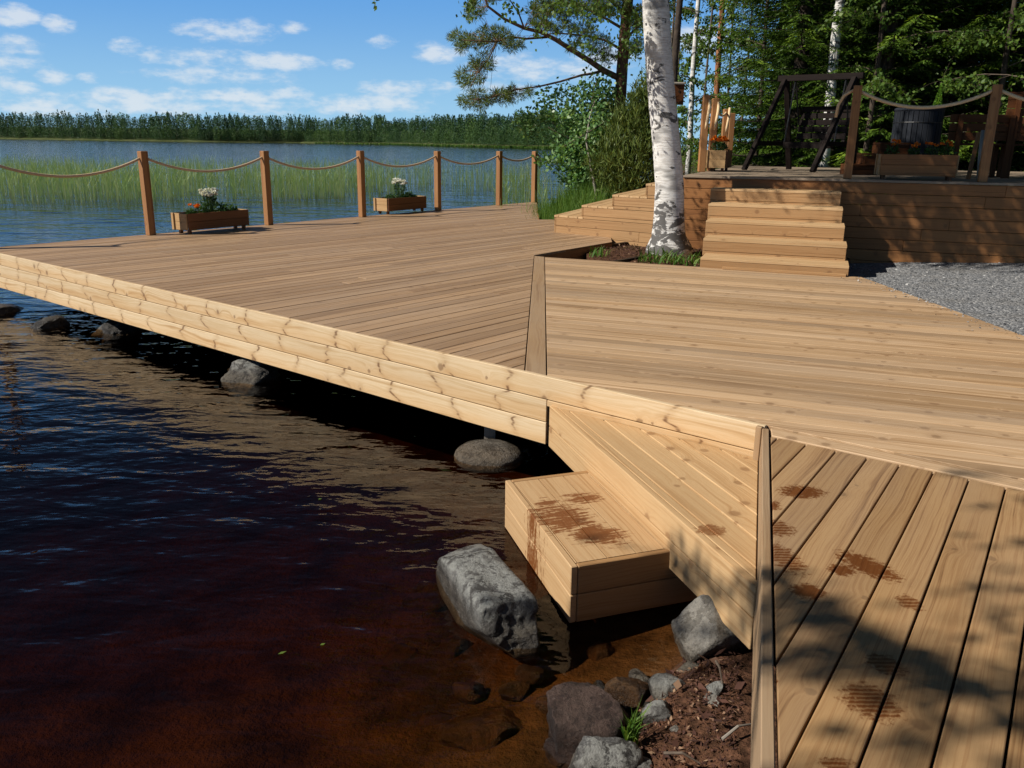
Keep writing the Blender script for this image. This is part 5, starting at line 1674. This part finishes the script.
# pale reeds along the near part of the far shore
n = 1500; u = RNG.uniform(5.2, 10.6, n); i = u.astype(int); f = (u - i)[:, None]
P = A[i] * (1 - f) + A[i + 1] * f; P = P - unit(P) * RNG.uniform(0, 5, n)[:, None]; P[:, 2] = WZ
T = P + np.stack([RNG.normal(size=n) * .2, RNG.normal(size=n) * .2, RNG.uniform(.3, .9, n)], 1)
s = np.zeros((n, 3)); s[:, 0] = .35
tag(quads('far_reeds', np.stack([P - s, P + s, T + s * .5, T - s * .5], 1), RNG.uniform(0, 1, (n, 2)), M['grass']), 'bright reeds along the far shore', None, None, 'stuff')
p = un(457, 145.5, WZ); p = p * (1 - 26 / p.length); p.z = WZ
t = empty('moored_boat', p, 'small white cabin boat moored at the far shore', 'boat')
b = MB()
v = [(-2.6, -.7, .5), (1.4, -.8, .5), (3.0, 0, .75), (1.4, .8, .5), (-2.6, .7, .5), (-2.4, -.45, -.2), (1.2, -.45, -.2), (2.3, 0, -.2), (1.2, .45, -.2), (-2.4, .45, -.2)]
b.v += [Vector(q) for q in v]
for fc in ((0, 1, 2, 3, 4), (9, 8, 7, 6, 5), (0, 5, 6, 1), (1, 6, 7, 2), (2, 7, 8, 3), (3, 8, 9, 4), (4, 9, 5, 0)): b.face(fc, [(0, 0)] * len(fc), (.5, .5))
b.build('hull', M['white'], t)
b = MB(); b.board((-1.2, -.55, .5), (2.0, 0, 0), (0, 1.1, 0), (0, 0, .85)); b.build('cabin', M['white'], t, bevel=.08)
p = un(417, 144.2, WZ); p = p * (1 - 12 / p.length); p.z = WZ
t = empty('jetty', p, 'small pale jetty on the far shore left of the white boat', 'jetty')
b = MB(); b.board((-3, -1, .5), (6, 0, 0), (0, 2, 0), (0, 0, .15)); b.build('decking', M['greywood'], t)
for x in (-2.8, 0, 2.6):
    b = MB(); b.board((x, -.9, -1), (0, 0, 1.6), (.2, 0, 0), (0, .2, 0)); b.build('pile', M['greywood'], t)

# ------------------------------------------------------------------ sky, sun, camera
SUN_H, SUN_E = 253.0, 39.0
w = bpy.data.worlds.new('World'); S.world = w; w.use_nodes = True
nt = w.node_tree; nt.nodes.clear(); g = NT(nt)
out = nt.nodes.new('ShaderNodeOutputWorld'); bg = nt.nodes.new('ShaderNodeBackground')
sky = nt.nodes.new('ShaderNodeTexSky'); sky.sky_type = 'NISHITA'; sky.sun_disc = False
sky.sun_elevation = math.radians(SUN_E); sky.sun_rotation = math.radians(SUN_H); sky.altitude = 100; sky.air_density = 1.0; sky.dust_density = .5; sky.ozone_density = 1.6
tc = nt.nodes.new('ShaderNodeTexCoord'); V = g.sep(tc.outputs['Generated'])
az = g.m('ARCTAN2', V[0], V[1]); el = g.m('ARCSINE', V[2])
CLOUDS = [(230, 31, 46, 12), (205, 58, 66, 10), (270, 62, 58, 9), (215, 76, 76, 9), (124, 46, 15, 8), (380, 41, 16, 7), (441, 52, 27, 11), (343, 65, 12, 6), (402, 88, 52, 9), (12, 15, 20, 9), (62, 25, 15, 8), (14, 46, 24, 9), (12, 62, 28, 8), (54, 75, 15, 9),
          (88, 78, 10, 6), (8, 92, 26, 12), (128, 98, 60, 11), (295, 28, 16, 6), (250, 96, 90, 9), (330, 104, 110, 11), (60, 108, 80, 9), (535, 68, 70, 14), (500, 90, 40, 9), (180, 108, 110, 8), (620, 60, 60, 14), (-60, 60, 50, 12), (-80, 100, 70, 12), (700, 40, 50, 14), (-120, 20, 50, 12)]
nv = g.comb(g.m('MULTIPLY', az, 17.0), g.m('MULTIPLY', el, 40.0), 0.0)
fb = g.noise(nv, 1.0, 6, .58); fb2 = g.noise(nv, 3.4, 5, .6)
tot = None
for (x, y, rx, ry) in CLOUDS:
    d = ray(x, y).normalized(); a0, e0 = math.atan2(d.x, d.y), math.asin(d.z)
    qa = g.m('DIVIDE', g.m('SUBTRACT', az, a0), rx / 850 * 1.1); qe = g.m('DIVIDE', g.m('SUBTRACT', el, e0), ry / 850 * 1.1)
    k = g.m('SUBTRACT', 1.0, g.m('ADD', g.m('MULTIPLY', qa, qa), g.m('MULTIPLY', qe, qe)))
    tot = k if tot is None else g.m('MAXIMUM', tot, k)
tot = g.m('MAXIMUM', tot, -1.0)
fld = g.m('ADD', g.m('MULTIPLY', tot, .55), g.m('ADD', g.m('MULTIPLY', g.m('SUBTRACT', fb, .5), 1.9), g.m('MULTIPLY', g.m('SUBTRACT', fb2, .5), .8)))
mask = g.ss(fld, .06, .80)
# scattered clouds over the rest of the sky, seen mirrored in the water
fb3 = g.noise(tc.outputs['Generated'], 2.6, 5, .6)
oth = g.m('MULTIPLY', g.ss(fb3, .56, .70), g.ss(el, .19, .32))
mask = g.m('MAXIMUM', g.m('MULTIPLY', mask, .72), g.m('MULTIPLY', oth, .25))
shade = g.mix(g.ss(g.m('ADD', fb2, g.m('MULTIPLY', fld, .3)), .35, .75), (7.6, 9.2, 11.0), (10.6, 11.1, 11.5))
low = g.mix(g.ss(el, .0, .17), (4.6, 8.2, 11.2), (1.75, 4.9, 10.2))
high = g.mix(1.0, sky.outputs[0], (.24, .29, .37), 'MULTIPLY')
col = g.mix(g.ss(el, .15, .33), low, high)
col = g.mix(mask, col, shade)
nt.links.new(col, bg.inputs[0]); bg.inputs[1].default_value = .06
nt.links.new(bg.outputs[0], out.inputs[0])

sl = bpy.data.lights.new('sun', 'SUN'); sl.energy = 5.0; sl.angle = math.radians(.53); sl.color = (1.0, .945, .86)
so = bpy.data.objects.new('sun', sl); COL.objects.link(so)
sd = hd(SUN_H) * math.cos(math.radians(SUN_E)) + UP * math.sin(math.radians(SUN_E))
so.rotation_euler = sd.to_track_quat('Z', 'Y').to_euler(); so.location = sd * 50

cam = bpy.data.cameras.new('camera'); co = bpy.data.objects.new('camera', cam); COL.objects.link(co)
cam.sensor_width = 36; cam.lens = F / 1024 * 36; cam.clip_end = 5000; cam.clip_start = .05
co.matrix_world = Matrix.Translation((0, 0, H)) @ Matrix.Rotation(PI / 2 - TH, 4, 'X') @ Matrix.Rotation(RO, 4, 'Z')
S.camera = co
S.view_settings.view_transform = 'Standard'; S.view_settings.look = 'None'; S.view_settings.exposure = .32; S.view_settings.gamma = 1
S.view_settings.use_curve_mapping = False
S.render.engine = 'CYCLES'
S.cycles.use_denoising = True
S.cycles.max_bounces = 8; S.cycles.transparent_max_bounces = 12
S.cycles.sample_clamp_indirect = 6; S.cycles.caustics_reflective = False
